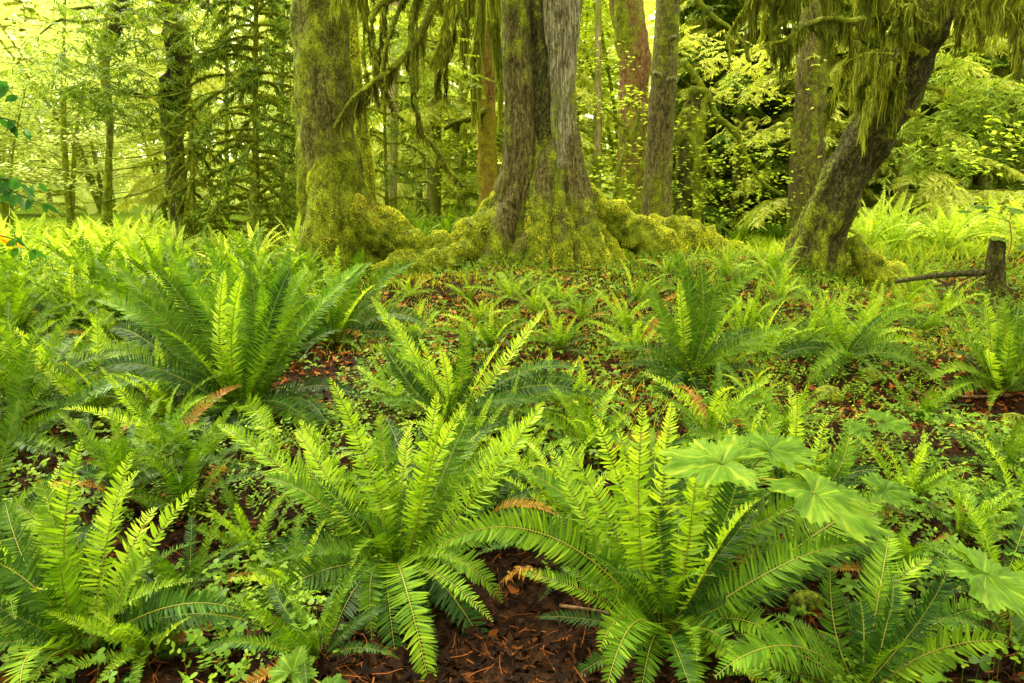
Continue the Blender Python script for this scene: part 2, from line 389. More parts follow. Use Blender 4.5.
def add_frond_copy(root, kind, az, sc, rs, mat, young, tilt=0.):
    me = rs.choice(len(pool(kind, 1, young))); me = pool(kind, 1, young)[me]
    o = bpy.data.objects.new('frond', me); COL.objects.link(o); o.parent = root
    o.rotation_euler = (rs.normal(0, .08) + .5 * math.cos(az), rs.normal(0, .06) + tilt, az); o.scale = (sc, sc * (1 if rs.rand() < .5 else -1), sc)
    o.location = (math.cos(az) * .03 * rs.rand(), math.sin(az) * .03 * rs.rand(), 0)
    o.material_slots[0].link = 'OBJECT'; o.material_slots[0].material = M[mat]
    return o

def fern(x, y, size, label, group=None, seed=0, n=20, style='mature', open_=.5, z=None):
    """sword fern: young fronds upright, older ones arching lower"""
    rs = R(seed); b = ground(x, y) if z is None else np.array([x, y, z])
    root = empty('sword_fern', b, label, 'fern', group)
    a0 = rs.rand() * 6.28; root.rotation_euler = (rs.normal(0, .10), rs.normal(0, .10), 0); n = int(n * 1.15)
    for k in range(n):
        q = (k + rs.rand() * .5) / n; az = a0 + k * 2.39996
        q2 = q ** (1.25 - open_ * .9)
        kind = 'up' if q2 < .22 else 'lean' if q2 < .52 else 'arch' if q2 < .78 else 'low' if q2 < .92 else 'flat'
        if style == 'young': mat = 'young' if q < .7 else 'mature'; yg = q < .65
        elif style == 'old': mat = 'mature' if q < .5 else 'old'; yg = False
        else: mat = 'young' if q < .25 else 'mature' if q < .8 else 'old'; yg = q < .3
        if kind in ('low', 'flat') and rs.rand() < .12: mat = 'dead'
        add_frond_copy(root, kind, az, size * rs.uniform(.62, 1.12), rs, mat, yg)
    return root

def crown_stub(root, b, rs, r=.05):
    g = Geo(); n = 70
    az = rs.rand(n) * 6.28; rad = r * np.sqrt(rs.rand(n))
    P = np.stack([np.cos(az) * rad, np.sin(az) * rad, np.full(n, -.03)], 1)
    D = unit(np.stack([np.cos(az) * 1.2, np.sin(az) * 1.2, rs.uniform(.3, 1.6, n)], 1))
    S = unit(np.cross(D, rs.normal(0, 1, (n, 3))))
    blades(g, P, D, S, rs.uniform(.05, .16, n), .006, [(0, 1), (.5, .8), (1, .1)], tint=rs.rand(n) * .8)
    return g.build('crown', M['litter'], root)

def hero_fern(base, tips, label, seed, style='mature', fill=8, fsize=.8, fopen=.6, pairs=None, width=.084, dense=.75):
    """fern whose visible fronds are set one by one: tips = [(px, py, depth, arch, material, roll)]"""
    rs = R(seed); b = np.array(base) + np.array([0, 0, .02])
    root = empty('sword_fern', b, label, 'fern')
    more = []
    for tp in tips:
        if rs.rand() < dense: more.append((tp[0] + rs.normal(0, 26), tp[1] + rs.normal(12, 16), tp[2] + rs.normal(.12, .2), tp[3] + rs.uniform(-.03, .06), tp[4] if rs.rand() < .5 else ('mature' if rs.rand() < .6 else 'old')) + tuple(tp[5:6]))
    for tp in list(tips) + more:
        px, py, Y, ar, mt = tp[:5]; roll = rs.normal(0, .12)
        tip = at(px, py, Y) - b; L = np.linalg.norm(tip)
        hd = np.array([tip[0], tip[1], 0]); hl = np.linalg.norm(hd)
        st = np.array([hd[0], hd[1], 0]) / max(hl, .01) * .03
        up = np.array([0, 0, 1.])
        side = np.array([-hd[1], hd[0], 0]) / max(hl, .01) * rs.normal(0, .10)
        P1 = st + tip * .28 + up * L * ar * 1.0 + side * L
        P2 = tip * .72 + up * L * ar * 1.05 + side * L * .5
        t = np.linspace(0, 1, 46)[:, None]
        C = (1-t)**3 * st + 3*(1-t)**2*t * P1 + 3*(1-t)*t*t * P2 + t**3 * tip
        Lc = np.linalg.norm(np.diff(C, axis=0), axis=1).sum()
        if hl > .12 * L: s0 = np.array([-hd[1], hd[0], 0]) / hl
        else: s0 = unit(np.array([1, rs.normal(0, .5), 0]))
        k_ = float(np.clip(1.25 - hl / (.6 * L), 0, .9))
        xs = np.array([1., rs.normal(0, .45), 0]) * (1 if s0[0] >= 0 else -1); s0 = unit(s0 * (1 - k_) + xs * k_)
        roll += .6 * s0[1]
        g = Geo(); yg = mt == 'young'
        pr = pairs or int(Lc / (.0145 if yg else .0135))
        frond(g, C, s0, pr, width * min(1.15, .55 + .5 * Lc) * (.9 if yg else 1.1), 0, rs, roll=roll, crinkle=.45 if yg else .06,
              fresh=1 if yg else .2, lift=.3 if yg else .12, rr=.0036)
        g.build('frond', [M[mt], M['rachis']], root)
    fill = int(fill * 1.8)
    for k in range(fill):
        az = k * 2.4 + rs.rand(); q = k / max(1, fill)
        kind = ('lean', 'arch', 'low', 'flat')[min(3, int(q * 4 * (.5 + fopen)))]
        add_frond_copy(root, kind, az, fsize * rs.uniform(.7, 1.05), rs, 'mature' if rs.rand() < .4 else 'old', False)
    crown_stub(root, b, rs)
    return root

def far_fern_mesh(k, mat, n=15, lod=2):
    rs = R(900 + k); g = Geo()
    for i in range(n):
        q = i / n; e0, e1 = KINDS['up' if q < .2 else 'lean' if q < .55 else 'arch' if q < .85 else 'low']
        C = arc(rs.uniform(.75, 1.05), e0 + rs.uniform(-6, 6), e1 + rs.uniform(-12, 12), 20, rs.uniform(-.4, .4))
        h = Geo(); az = i * 2.4 + rs.rand() * .5
        frond(h, C, np.array([0, 1., 0]), 24, .085, lod, rs, roll=rs.uniform(-.3, .3), fresh=.6, rr=.004)
        c, s = math.cos(az), math.sin(az); Rm = np.array([[c, -s, 0], [s, c, 0], [0, 0, 1]])
        for j in range(len(h.V)): h.V[j] = h.V[j] @ Rm.T
        dt = rs.normal(0, .12)
        h.T = [np.clip(t_ + dt, 0, 1) for t_ in h.T]
        g.merge(h)
    o = g.build('sword_fern', [mat, M['rachis']]); me = o.data; bpy.data.objects.remove(o); return me

# ------------------------------------------------------------------ terrain sheet
def build_ground():
    nu, nv = 420, 300
    v = np.linspace(0, 1, nu); y = -3 + 123 * (.1 * v + .9 * v ** 3.0)
    w = np.linspace(-1, 1, nv); w = np.sign(w) * (.35 * abs(w) + .65 * abs(w) ** 2)
    Y, Wd = np.meshgrid(y, w, indexing='ij'); X = Wd * (9 + np.maximum(Y, 0) * 1.5)
    Z = H(X, Y) + .012 * fbm(X * 14, Y * 14, seed=77, o=2) * (Y < 9)
    g = Geo(); idx = np.arange(nu * nv).reshape(nu, nv)
    f = np.stack([idx[:-1, :-1], idx[:-1, 1:], idx[1:, 1:], idx[1:, :-1]], -1).reshape(-1, 4)
    t = green(X, Y)
    g.add(np.stack([X, Y, Z], -1), f, t.ravel())
    tag(g.build('ground', M['ground']), kind='structure')
def green(X, Y):
    """how green the floor is: bare litter in front, moss and herbs behind"""
    X = np.asarray(X, float); Y = np.asarray(Y, float)
    t = -.1 + .12 * sstep(4, 8, Y) + .7 * sstep(10, 12.5, Y) + .55 * sstep(-2.6, -4.5, X) * sstep(3.5, 6, Y)
    t = t + .35 * sstep(1.5, 3, X) * sstep(6, 8, Y) + .1 * sstep(2.2, 2.8, X) * (1 - sstep(4, 4.6, Y))
    return t
build_ground()

# ------------------------------------------------------------------ moss tufts on any grid surface
def tufts(P, Nn, dens, rs, weight=None, ln=(.015, .04), gravity=.5, tint=.5, g=None, lump=0., dev=None):
    dens = dens * 2.; ln = (ln[0] * .55, ln[1] * .55)
    """small blades spread over a tube surface grid; weight(points, normals) -> keep probability"""
    a = P[:-1]; j = np.roll(P, -1, 1)
    area = np.linalg.norm(np.cross(P[1:] - a, j[:-1] - a), axis=-1)
    cnt = rs.poisson(area * dens); ii, jj = np.nonzero(cnt); rep = cnt[ii, jj]
    ii = np.repeat(ii, rep); jj = np.repeat(jj, rep); u = rs.rand(len(ii), 1); v = rs.rand(len(ii), 1)
    p00 = P[ii, jj]; p01 = P[ii, (jj + 1) % P.shape[1]]; p10 = P[ii + 1, jj]; p11 = P[ii + 1, (jj + 1) % P.shape[1]]
    pt = (p00 * (1 - u) + p01 * u) * (1 - v) + (p10 * (1 - u) + p11 * u) * v
    nn = Nn[ii, jj]
    dd = dev[ii, jj] if dev is not None else np.zeros(len(ii))
    if weight is not None:
        k = rs.rand(len(pt)) < weight(pt, nn) * np.clip(1 + .55 * dd, .05, 1.6); pt, nn, dd = pt[k], nn[k], dd[k]
    n = len(pt)
    if not n: return g
    D = unit(nn + rs.normal(0, .45, (n, 3)) + np.array([0, 0, -gravity])); S = unit(np.cross(D, rs.normal(0, 1, (n, 3))))
    L = rs.uniform(ln[0], ln[1], n); clump = fbm(pt[:, 0] * 9, pt[:, 1] * 9, pt[:, 2] * 9, seed=5, o=2); big = fbm(pt[:, 0] * 2.2, pt[:, 1] * 2.2, pt[:, 2] * 2.2, seed=6, o=2)
    if g is None: g = Geo()
    pt = pt + nn * (np.clip(clump + .35, 0, 1.2) * lump)[:, None]
    blades(g, pt - nn * .004, D, S, L * (1 + .4 * clump), L * .22, [(0, 1), (.5, .85), (1, .15)], droop=gravity * .5,
           tint=np.clip(tint + .08 + .20 * clump + .24 * big + .20 * nn[:, 2] + .13 * dd + rs.normal(0, .07, n), 0, 1))  # upward faces lightened and grooves darkened in colour, imitating light and shade
    return g

def strands(g, pts, rs, per_m, lmin, lmax, wid=.011, clump=1.6, power=2., tint=.5):
    """hanging moss: ribbons falling from a polyline"""
    pts = resample(pts, 60); seg = np.linalg.norm(np.diff(pts, axis=0), axis=1); tot = seg.sum()
    wid = wid * .62; nc = max(2, int(per_m * tot / 9)); cs = np.sort(rs.rand(nc)) * 59
    cl = .5 + .5 * vn(cs * tot / 60 * 7 * clump, np.full(nc, rs.rand() * 50), seed=3); cl = (lmin + (lmax - lmin) * np.clip(cl, .03, 1) ** power * rs.uniform(.45, 1.1, nc))
    n = int(per_m * tot * 5.); ci = rs.randint(0, nc, n); off = rs.normal(0, .035 + .02 * cl[ci], n)
    s = np.clip(cs[ci] + off / max(tot, .01) * 59, 0, 58.99); i = s.astype(int); w = (s - i)[:, None]
    p = pts[i] * (1 - w) + pts[i + 1] * w + rs.normal(0, .012, (n, 3))
    cc = np.clip(cs[ci], 0, 58.99); k = cc.astype(int); wk = (cc - k)[:, None]; cen = pts[k] * (1 - wk) + pts[k + 1] * wk
    L = cl[ci] * rs.uniform(.25, 1, n) * np.clip(1.1 - np.abs(off) / .08, .2, 1)
    end = cen + (p - cen) * .18 + rs.normal(0, .02, (n, 3)); end[:, 2] = p[:, 2] - L
    D = unit(end - p); az = rs.rand(n) * 6.28; S = unit(np.cross(D, np.stack([np.cos(az), np.sin(az), np.zeros(n)], 1)))
    K = 7; prof = [(k / (K - 1), (1 - .85 * (k / (K - 1)) ** 1.5) * (.75 + .5 * ((k * 7) % 3) / 2)) for k in range(K)]
    ctn = rs.normal(0, .15, nc)[ci]
    g0 = Geo(); blades(g0, p, D, S, L, wid * rs.uniform(.45, 1.4, n), prof, curl=rs.normal(0, .03, n), sweep=rs.normal(0, .03, n),
           tint=np.clip(tint + ctn + rs.normal(0, .14, n), 0, 1))
    V = g0.V[0].copy(); V += .03 * np.stack([vn(V[:, 0] * 9, V[:, 2] * 11, V[:, 1] * 9, 1), vn(V[:, 0] * 9, V[:, 2] * 11, V[:, 1] * 9, 2), np.zeros(len(V))], 1)
    g0.V[0] = V; g.merge(g0)

def pxpath(pts, Y=None, base=None):
    out = []
    for p in pts:
        out.append(at(p[0], p[1], p[2] if len(p) > 2 else Y))
    return np.array(out)

def sub(root): return np.array(root.location)

def mk_moss_fn(zb, top, lo=.25, up=.3, seed=0):
    """moss share on bark: full near the base, fading by height top"""
    def fn(P, Nn, rr):
        hgt = (P[..., 2] - zb)
        m = lo + (1 - lo) * (1 - sstep(.1, top, hgt)) + up * Nn[..., 2] + .55 * fbm(P[..., 0] * 3.5, P[..., 1] * 3.5, P[..., 2] * 1.1, seed=seed, o=3)
        return np.clip(m, 0, 1.2)
    return fn

def tree_trunk(root, g, gm, path, rad, seg=84, n=130, rough=.02, flute=0., nfl=6, seed=1, moss_top=2., lo=.15, dens=1500, up=.3, tl=(.015, .04), tint=.5, freq=5.):
    """trunk (or root) in world coordinates with moss tufts"""
    o = sub(root)
    zb = min(p[2] for p in path)
    fn = mk_moss_fn(zb, moss_top, lo, up, seed)
    P, Nn, C, T = tube(g, np.asarray(path), rad, seg, n, rough, freq, flute, nfl, seed, moss=lambda P, N_, r: fn(P, N_, r))
    rs = R(seed + 50)
    tufts(P, Nn, dens, rs, lambda p, nn: np.clip(fn(p, nn, None) - .30 + .5 * fbm(p[:, 0] * 14, p[:, 1] * 14, p[:, 2] * 9, seed=seed, o=2), 0, 1) ** 1.5, ln=tl, g=gm, tint=tint, lump=.010, dev=DEV[0])
    return P, Nn

def shift(g, o):
    g.V = [v - o for v in g.V]; return g

def finish(root, parts):
    o = sub(root)
    for name, g, mat in parts:
        if g.n:
            q = shift(g, o).build(name, mat, root)
            if name in ('clover', 'moss'): q['kind'] = 'stuff'

# ---- the thick tree on the left
def rpx(r, Y): return r * Y / F
def left_tree():
    Y = 9.3; b = at(350, 262, Y); b[2] = H(b[0], b[1])
    root = empty('conifer_tree', b, 'thick olive brown trunk with flared mossy base, left of the fused trunks', 'tree')
    g, gm = Geo(), Geo()
    path = pxpath([(352, 285), (346, 255), (337, 215), (329, 160), (324, 100), (321, 40), (318, -60), (315, -260), (312, -600)], Y)
    rad = [rpx(r, Y) for r in (50, 40, 32, 28, 26, 24.5, 23.5, 22, 19)]
    fl = np.concatenate([np.linspace(.22, .03, 40), np.full(100, .025)])
    tree_trunk(root, g, gm, path, rad, n=140, rough=.035, flute=fl, seed=11, moss_top=2.4, lo=.40, dens=2600, tint=.30)
    finish(root, [('trunk', g, M['bark_olive']), ('moss', gm, M['moss'])])
    # root swelling towards the right, with reddish herbs
    g, gm = Geo(), Geo()
    path = pxpath([(345, 215, 9.3), (365, 222, 9.1), (392, 238, 9.0), (415, 256, 8.95), (428, 272, 8.9)])
    P, Nn = tree_trunk(root, g, gm, path, [rpx(r, Y) for r in (18, 21, 20, 16, 10)], n=50, rough=.06, seed=13, moss_top=3, lo=.5, dens=3500, tl=(.02, .05), tint=.28)
    finish(root, [('root', g, M['mossy']), ('moss', gm, M['moss'])])
    gr = Geo(); rs = R(5)
    tufts(P[5:34], Nn[5:34], 900, rs, lambda p, nn: (nn[:, 2] > .35) * np.clip(.5 + vn(p[:, 0] * 5, p[:, 1] * 5, seed=8), 0, 1), ln=(.03, .05), gravity=.1, g=gr)
    finish(root, [('clover', gr, M['clover'])])
    g, gm = Geo(), Geo()
    path = pxpath([(328, 150, 9.1), (322, 220, 8.9), (312, 270, 8.8)])
    tree_trunk(root, g, gm, path, [rpx(r, Y) for r in (12, 16, 17)], n=40, rough=.04, seed=15, moss_top=3, lo=.6, dens=2500, tint=.5)
    finish(root, [('root', g, M['mossy']), ('moss', gm, M['moss'])])
    return root
LT = left_tree()

def mossy_branch(root, path, r0, r1, rs, per_m=120, lmin=.03, lmax=.3, mat='hang', bark='mossy', fuzz=2500, wid=.011, rough=.012, name='branch', clump=1.6, tint=.5, power=2.):
    g, gm, gh = Geo(), Geo(), Geo()
    path = np.asarray(path, float); k = len(path)
    n = max(20, k * 8)
    P, Nn, C, T = tube(g, path, np.linspace(r0, r1, k), 8, n, rough, 14., seed=int(rs.randint(999)), tint=.7)
    if fuzz: tufts(P, Nn, fuzz, rs, None, ln=(.012, .035), g=gm, tint=tint)
    strands(gh, path, rs, per_m, lmin, lmax, wid, clump, power, tint=tint)
    gm.merge(gh); o = sub(root)
    b = shift(g, o).build(name, M[bark], root)
    if gm.n:
        m = shift(gm, o).build('hanging_moss', M[mat], b); m['kind'] = 'stuff'
    return b

# hanging branches between the left tree and the fused trunks
def left_tree_branches():
    rs = R(21)
    Y = 8.6
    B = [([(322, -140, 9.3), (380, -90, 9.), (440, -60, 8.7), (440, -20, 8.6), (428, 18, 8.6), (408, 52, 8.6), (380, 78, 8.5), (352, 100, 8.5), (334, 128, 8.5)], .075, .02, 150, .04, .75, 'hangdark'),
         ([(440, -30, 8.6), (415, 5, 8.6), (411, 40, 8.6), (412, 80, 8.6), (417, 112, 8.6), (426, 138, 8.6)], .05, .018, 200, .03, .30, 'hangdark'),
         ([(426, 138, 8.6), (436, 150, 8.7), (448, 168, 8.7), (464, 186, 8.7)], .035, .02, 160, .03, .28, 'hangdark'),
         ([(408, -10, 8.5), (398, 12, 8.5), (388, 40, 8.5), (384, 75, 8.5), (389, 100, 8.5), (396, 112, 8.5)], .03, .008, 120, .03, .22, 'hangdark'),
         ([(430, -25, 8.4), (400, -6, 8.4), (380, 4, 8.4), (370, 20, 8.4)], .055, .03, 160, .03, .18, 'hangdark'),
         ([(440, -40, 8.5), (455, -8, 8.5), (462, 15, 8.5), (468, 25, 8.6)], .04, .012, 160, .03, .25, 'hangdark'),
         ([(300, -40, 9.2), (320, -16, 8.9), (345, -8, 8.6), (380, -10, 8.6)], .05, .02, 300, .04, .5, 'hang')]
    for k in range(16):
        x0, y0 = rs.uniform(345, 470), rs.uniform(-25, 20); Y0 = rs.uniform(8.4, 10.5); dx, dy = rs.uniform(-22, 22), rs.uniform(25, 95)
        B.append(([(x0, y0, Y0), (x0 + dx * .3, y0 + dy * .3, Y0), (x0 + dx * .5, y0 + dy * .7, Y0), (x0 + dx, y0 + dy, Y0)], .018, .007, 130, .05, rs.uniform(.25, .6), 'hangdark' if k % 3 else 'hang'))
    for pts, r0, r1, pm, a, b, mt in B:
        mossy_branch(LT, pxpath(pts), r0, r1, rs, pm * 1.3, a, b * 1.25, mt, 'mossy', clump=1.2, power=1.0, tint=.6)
left_tree_branches()

# ---- the fused trunks in the middle
def centre_tree():
    Y = 9.6; b = at(545, 265, Y); b[2] = H(b[0], b[1])
    root = empty('spruce_tree', b, 'three fused trunks of a big tree standing on mossy stilt roots', 'tree')
    def part(pts, rads, name, mat, seed, Yd=Y, **kw):
        g, gm = Geo(), Geo()
        path = pxpath(pts, Yd); tree_trunk(root, g, gm, path, [rpx(r, Y) for r in (np.array(rads) * (1.0 if name == "root" else 1.03))], seed=seed, **kw)
        finish(root, [(name, g, M[mat]), ('moss', gm, M['moss'])])
    # left trunk
    part([(490, 275), (500, 245), (514, 205), (521, 160), (522, 110), (519, 50), (517, -40), (515, -200), (512, -560)],
         [38, 31, 23, 18.5, 16.5, 15, 14, 14, 12], 'trunk', 'bark_brown', 31, flute=.10, nfl=5, rough=.022, moss_top=1.1, lo=.22, dens=1500, n=130)
    # big right trunk, pale furrowed bark
    part([(566, 275, 9.75), (562, 225, 9.75), (558, 190, 9.7), (557, 150, 9.7), (556, 100, 9.7), (556, 40, 9.7), (556, -40, 9.7), (556, -240, 9.7), (556, -600, 9.7)],
         [17, 19, 20, 20, 19, 20.5, 23, 24, 21], 'trunk', 'bark_grey', 33, flute=.10, nfl=5, rough=.028, moss_top=1.4, lo=.0, dens=900, n=130)
    # dark middle stem
    part([(546, 230, 9.5), (545, 180, 9.5), (544, 120, 9.52), (541, 60, 9.56), (538, 0, 9.6), (536, -100, 9.6), (534, -400, 9.6)],
         [13, 11, 10, 10, 11, 12, 10], 'trunk', 'bark_dark', 35, flute=.08, rough=.02, moss_top=1.6, lo=.15, dens=1400, n=110)
    # stilt roots
    rt = [([(549, 40, 9.78), (549, 95, 9.62), (547, 140, 9.48), (544, 175, 9.38), (540, 225, 9.22), (535, 280, 9.05)], [4, 7, 8.5, 10, 12, 16], 1),
          ([(556, 90, 9.80), (556, 140, 9.58), (557, 180, 9.42), (560, 230, 9.22), (563, 284, 9.0)], [4, 6, 7.5, 9, 11], 1),
          ([(562, 40, 9.88), (566, 105, 9.70), (571, 150, 9.56), (578, 200, 9.40), (590, 245, 9.22), (608, 284, 9.05)], [4, 7, 9, 10, 11, 12], 1),
          ([(570, 120, 9.80), (577, 170, 9.68), (589, 215, 9.58), (606, 250, 9.45), (630, 282, 9.3)], [5, 8, 9, 10, 9], 1),
          ([(520, 170, 9.5), (508, 215, 9.32), (494, 252, 9.15), (482, 280, 9.0)], [8, 12, 13, 13], 1),
          ([(545, 195, 9.4), (531, 232, 9.24), (516, 256, 9.1), (500, 280, 9.0)], [5, 8, 8, 8], 1),
          ([(562, 190, 9.4), (570, 225, 9.26), (580, 255, 9.12), (586, 284, 9.0)], [4, 6, 7.5, 8], 1),
          ([(506, 195, 9.55), (492, 220, 9.45), (474, 242, 9.35), (450, 262, 9.2), (425, 282, 9.1)], [10, 16, 19, 17, 12], 9),
          ([(580, 195, 9.75), (604, 214, 9.72), (634, 232, 9.68), (662, 250, 9.6), (690, 272, 9.5)], [11, 15, 17, 16, 13], 9),
          ([(470, 250, 9.1), (440, 262, 8.9), (408, 266, 8.7), (375, 276, 8.6)], [12, 14, 14, 8], 9)]
    for k, (pts, rads, _) in enumerate(rt):
        bare = k in (4, 5)
        part(pts, rads, 'root', 'bark_brown' if k < 7 else 'mossy', 41 + k, rough=.06 if k > 6 else .035, freq=6., moss_top=.9 if bare else (3 if k > 6 else 1.5), lo=.08 if bare else (.7 if k > 6 else .10), dens=1500 if bare else 4200, flute=.14, nfl=3,
             n=90, seg=48, tl=(.018, .045), tint=.40 if bare else .55)
    rs = R(77)
    # moss strings hanging along the left trunk
    mossy_branch(root, pxpath([(515, -30, 9.4), (520, 0, 9.3), (524, 12, 9.25), (521, 24, 9.2)]), .03, .015, rs, 100, .03, .15)
    return root
centre_tree()

# ---- simple standing trees with a trunk and moss
def trunk_tree(pts, rads, Y, label, mat, seed, moss_top=1.5, lo=.2, dens=900, up=.3, tl=(.02, .05), rough=.02, name='conifer_tree', flute=.03, group=None, tint=.5, n=90, extra=None):
    b = at(pts[0][0], pts[0][1], Y); b[2] = H(b[0], b[1])
    root = empty(name, b, label, 'tree', group)
    g, gm = Geo(), Geo()
    path = pxpath(pts, Y); path = np.concatenate([[path[0] * [1, 1, 0] + [0, 0, b[2] - .15]], path[0 if path[0][2] > b[2] else 1:]])
    rr = [rpx(r, Y) for r in rads]
    if len(rr) != len(path): rr = (rr[:1] + rr) if len(rr) < len(path) else rr[:len(path)]
    tree_trunk(root, g, gm, path, rr, seg=32, n=n, seed=seed, moss_top=moss_top, lo=lo, dens=dens, up=up, tl=tl, rough=rough, flute=flute, tint=tint)
    finish(root, [('trunk', g, M[mat]), ('moss', gm, M['moss'])])
    return root

T_small = trunk_tree([(652, 250), (655, 232), (657, 200), (659, 150), (663, 90), (667, 30), (670, -40), (674, -200), (678, -420)], [19, 17, 14, 12.5, 12, 11, 10.5, 9, 7], 11.0,
    'slim straight tree with dull brown bark growing from the mossy mound', 'bark_brown', 61, .9, .0, 600)
def stubs(root, lst, Y):
    for (x0, y0, x1, y1) in lst:
        g = Geo(); tube(g, pxpath([(x0, y0, Y), (x1, y1, Y - .1)]), [.05, .03], 8, 6, .01, seed=3); finish(root, [('branch_stub', g, M['bark_grey'])])
stubs(T_small, [(666, 80, 676, 78), (668, 40, 676, 36), (661, 76, 654, 72)], 10.85)

T_red = trunk_tree([(628, 240), (628, 225), (630, 180), (633, 120), (634, 60), (628, 20), (622, -20), (612, -120), (604, -360)], [16, 15, 14, 13, 15, 14, 13, 13, 10], 14.0,
    'reddish flaky trunk with leafy moss, behind and right of the fused trunks', 'bark_red', 63, 3.2, .4, 900, rough=.05, tint=.6)
T_cent = trunk_tree([(487, 225), (488, 200), (487, 150), (486, 100), (485, 40), (484, -40), (483, -300)], [9.5, 9, 9, 8.5, 8.5, 8, 7], 14.5,
    'orange and yellow moss covered trunk behind the gap left of the fused trunks', 'bark_orange', 65, 5., .3, 300, tint=.65)
rs = R(80)
for k, pts in enumerate([[(485, -60), (500, -30), (505, 10), (500, 30)], [(484, -70), (475, -30), (466, -5), (462, 20)], [(486, -40), (498, 20), (502, 50), (500, 70)], [(484, -60), (480, -10), (476, 40), (472, 60)], [(486, -60), (512, -40), (520, -10), (512, 30)]]):
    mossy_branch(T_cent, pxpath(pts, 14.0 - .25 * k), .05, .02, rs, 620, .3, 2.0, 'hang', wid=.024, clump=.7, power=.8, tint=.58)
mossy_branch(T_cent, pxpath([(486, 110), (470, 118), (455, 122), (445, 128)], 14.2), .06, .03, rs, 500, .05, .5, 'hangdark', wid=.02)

T_right = trunk_tree([(806, 245), (806, 222), (807, 180), (809, 130), (812, 70), (815, 10), (818, -60), (822, -300)], [19, 17, 15.5, 14.5, 13.5, 12.5, 12, 9], 14.5,
    'straight grey brown trunk seen just left of the leaning tree', 'bark_brown', 67, 1.4, .1, 600)
T_dim = trunk_tree([(943, 225), (943, 205), (942, 160), (940, 110), (938, 40), (936, -60), (934, -260)], [19, 17.5, 16, 15.5, 15, 14, 12], 20.,
    'broad dim brown trunk far behind the leaning tree', 'bark_brown', 69, 1.0, .1, 300)
T_far = trunk_tree([(433, 245), (433, 200), (434, 120), (435, 40), (436, -60), (437, -200)], [8, 7.5, 7, 7, 6, 5], 21.,
    'pale thin trunk far behind the hanging mossy branches', 'bark_haze_tint', 71, 1., .1, 200)
trunk_tree([(392, 235), (391, 210), (392, 170), (393, 100), (394, 0), (395, -120)], [6, 5.5, 5, 5, 4.5, 4], 18., 'thin pale brown trunk behind the fern, just right of the left big trunk', 'bark_haze_tint', 72, 1.5, .3, 300)
trunk_tree([(462, 225), (462, 190), (463, 120), (463, 20), (463, -120)], [5, 4.5, 4, 4, 3], 22., 'very thin far trunk left of the orange mossy one', 'bark_haze_tint', 73, 1.5, .3, 200)
trunk_tree([(597, 240), (597, 200), (598, 130), (598, 30), (598, -120)], [4, 4, 3.5, 3, 3], 19., 'slim far trunk between the fused trunks and the reddish one', 'bark_haze_tint', 74, 1.5, .3, 200)
trunk_tree([(690, 250), (690, 215), (688, 170), (692, 120), (694, 92)], [15, 13, 11, 12, 5], 14.5, 'short dark broken snag right of the slim straight tree', 'bark_dark', 75, 1.5, .25, 700, rough=.07, name='broken_snag')
trunk_tree([(372, 240), (368, 190), (363, 140), (357, 90), (352, 30), (350, -80)], [8, 7, 6, 5.5, 5, 4], 11.5, 'bright yellow mossy stem right behind the left big trunk', 'mossy', 76, 6., .9, 3500, tint=.72)
trunk_tree([(1005, 215), (1005, 190), (1010, 150), (1014, 110), (1018, 60), (1020, -60)], [7, 6.5, 6, 7, 6, 5], 17., 'dark slender trunk by the right edge of the frame', 'bark_dark', 78, 1., .3, 300)
trunk_tree([(978, 215), (978, 190), (980, 150), (981, 60), (982, -60)], [5, 4.5, 4, 4, 3], 19., 'thin dark far trunk beside the right edge', 'bark_dark', 79, 1., .3, 200)
trunk_tree([(745, 225), (745, 190), (748, 100), (750, 0), (751, -100)], [5, 4.5, 4, 4, 3], 21., 'thin far trunk among the maple leaves', 'bark_haze_tint', 81, 2., .4, 200)
T_gnarl = trunk_tree([(186, 268), (184, 240), (180, 205), (176, 165), (172, 130), (170, 100), (178, 62), (176, 30), (168, -5), (160, -60), (150, -200)], [11.5, 10, 9, 8.5, 9, 10.5, 10.5, 10, 10.5, 9, 8], 13.5,
    'crooked dark trunk with mossy burls at the left, by the pale meadow', 'bark_dark', 83, 1.6, .35, 1200, rough=.09, flute=.08, n=120)
trunk_tree([(104, 240), (110, 130), (104, 52), (112, 30), (122, 0), (128, -80)], [3, 3, 5, 7, 9, 9], 16., 'dark mossy limb shaped stem high at the upper left', 'bark_dark', 84, 8., .3, 500, rough=.05)
rs = R(85)
for k, pts in enumerate([[(176, 20), (150, 10), (110, 19), (80, 22), (60, 20), (40, 34)], [(110, 19), (98, 8), (70, 9), (50, 10)], [(178, 92), (150, 96), (120, 90), (90, 88)]]):
    mossy_branch(T_gnarl, pxpath(pts, 13.3), .05 - .01 * k, .012, rs, 60, .02, .15, 'hangdark', 'bark_dark')

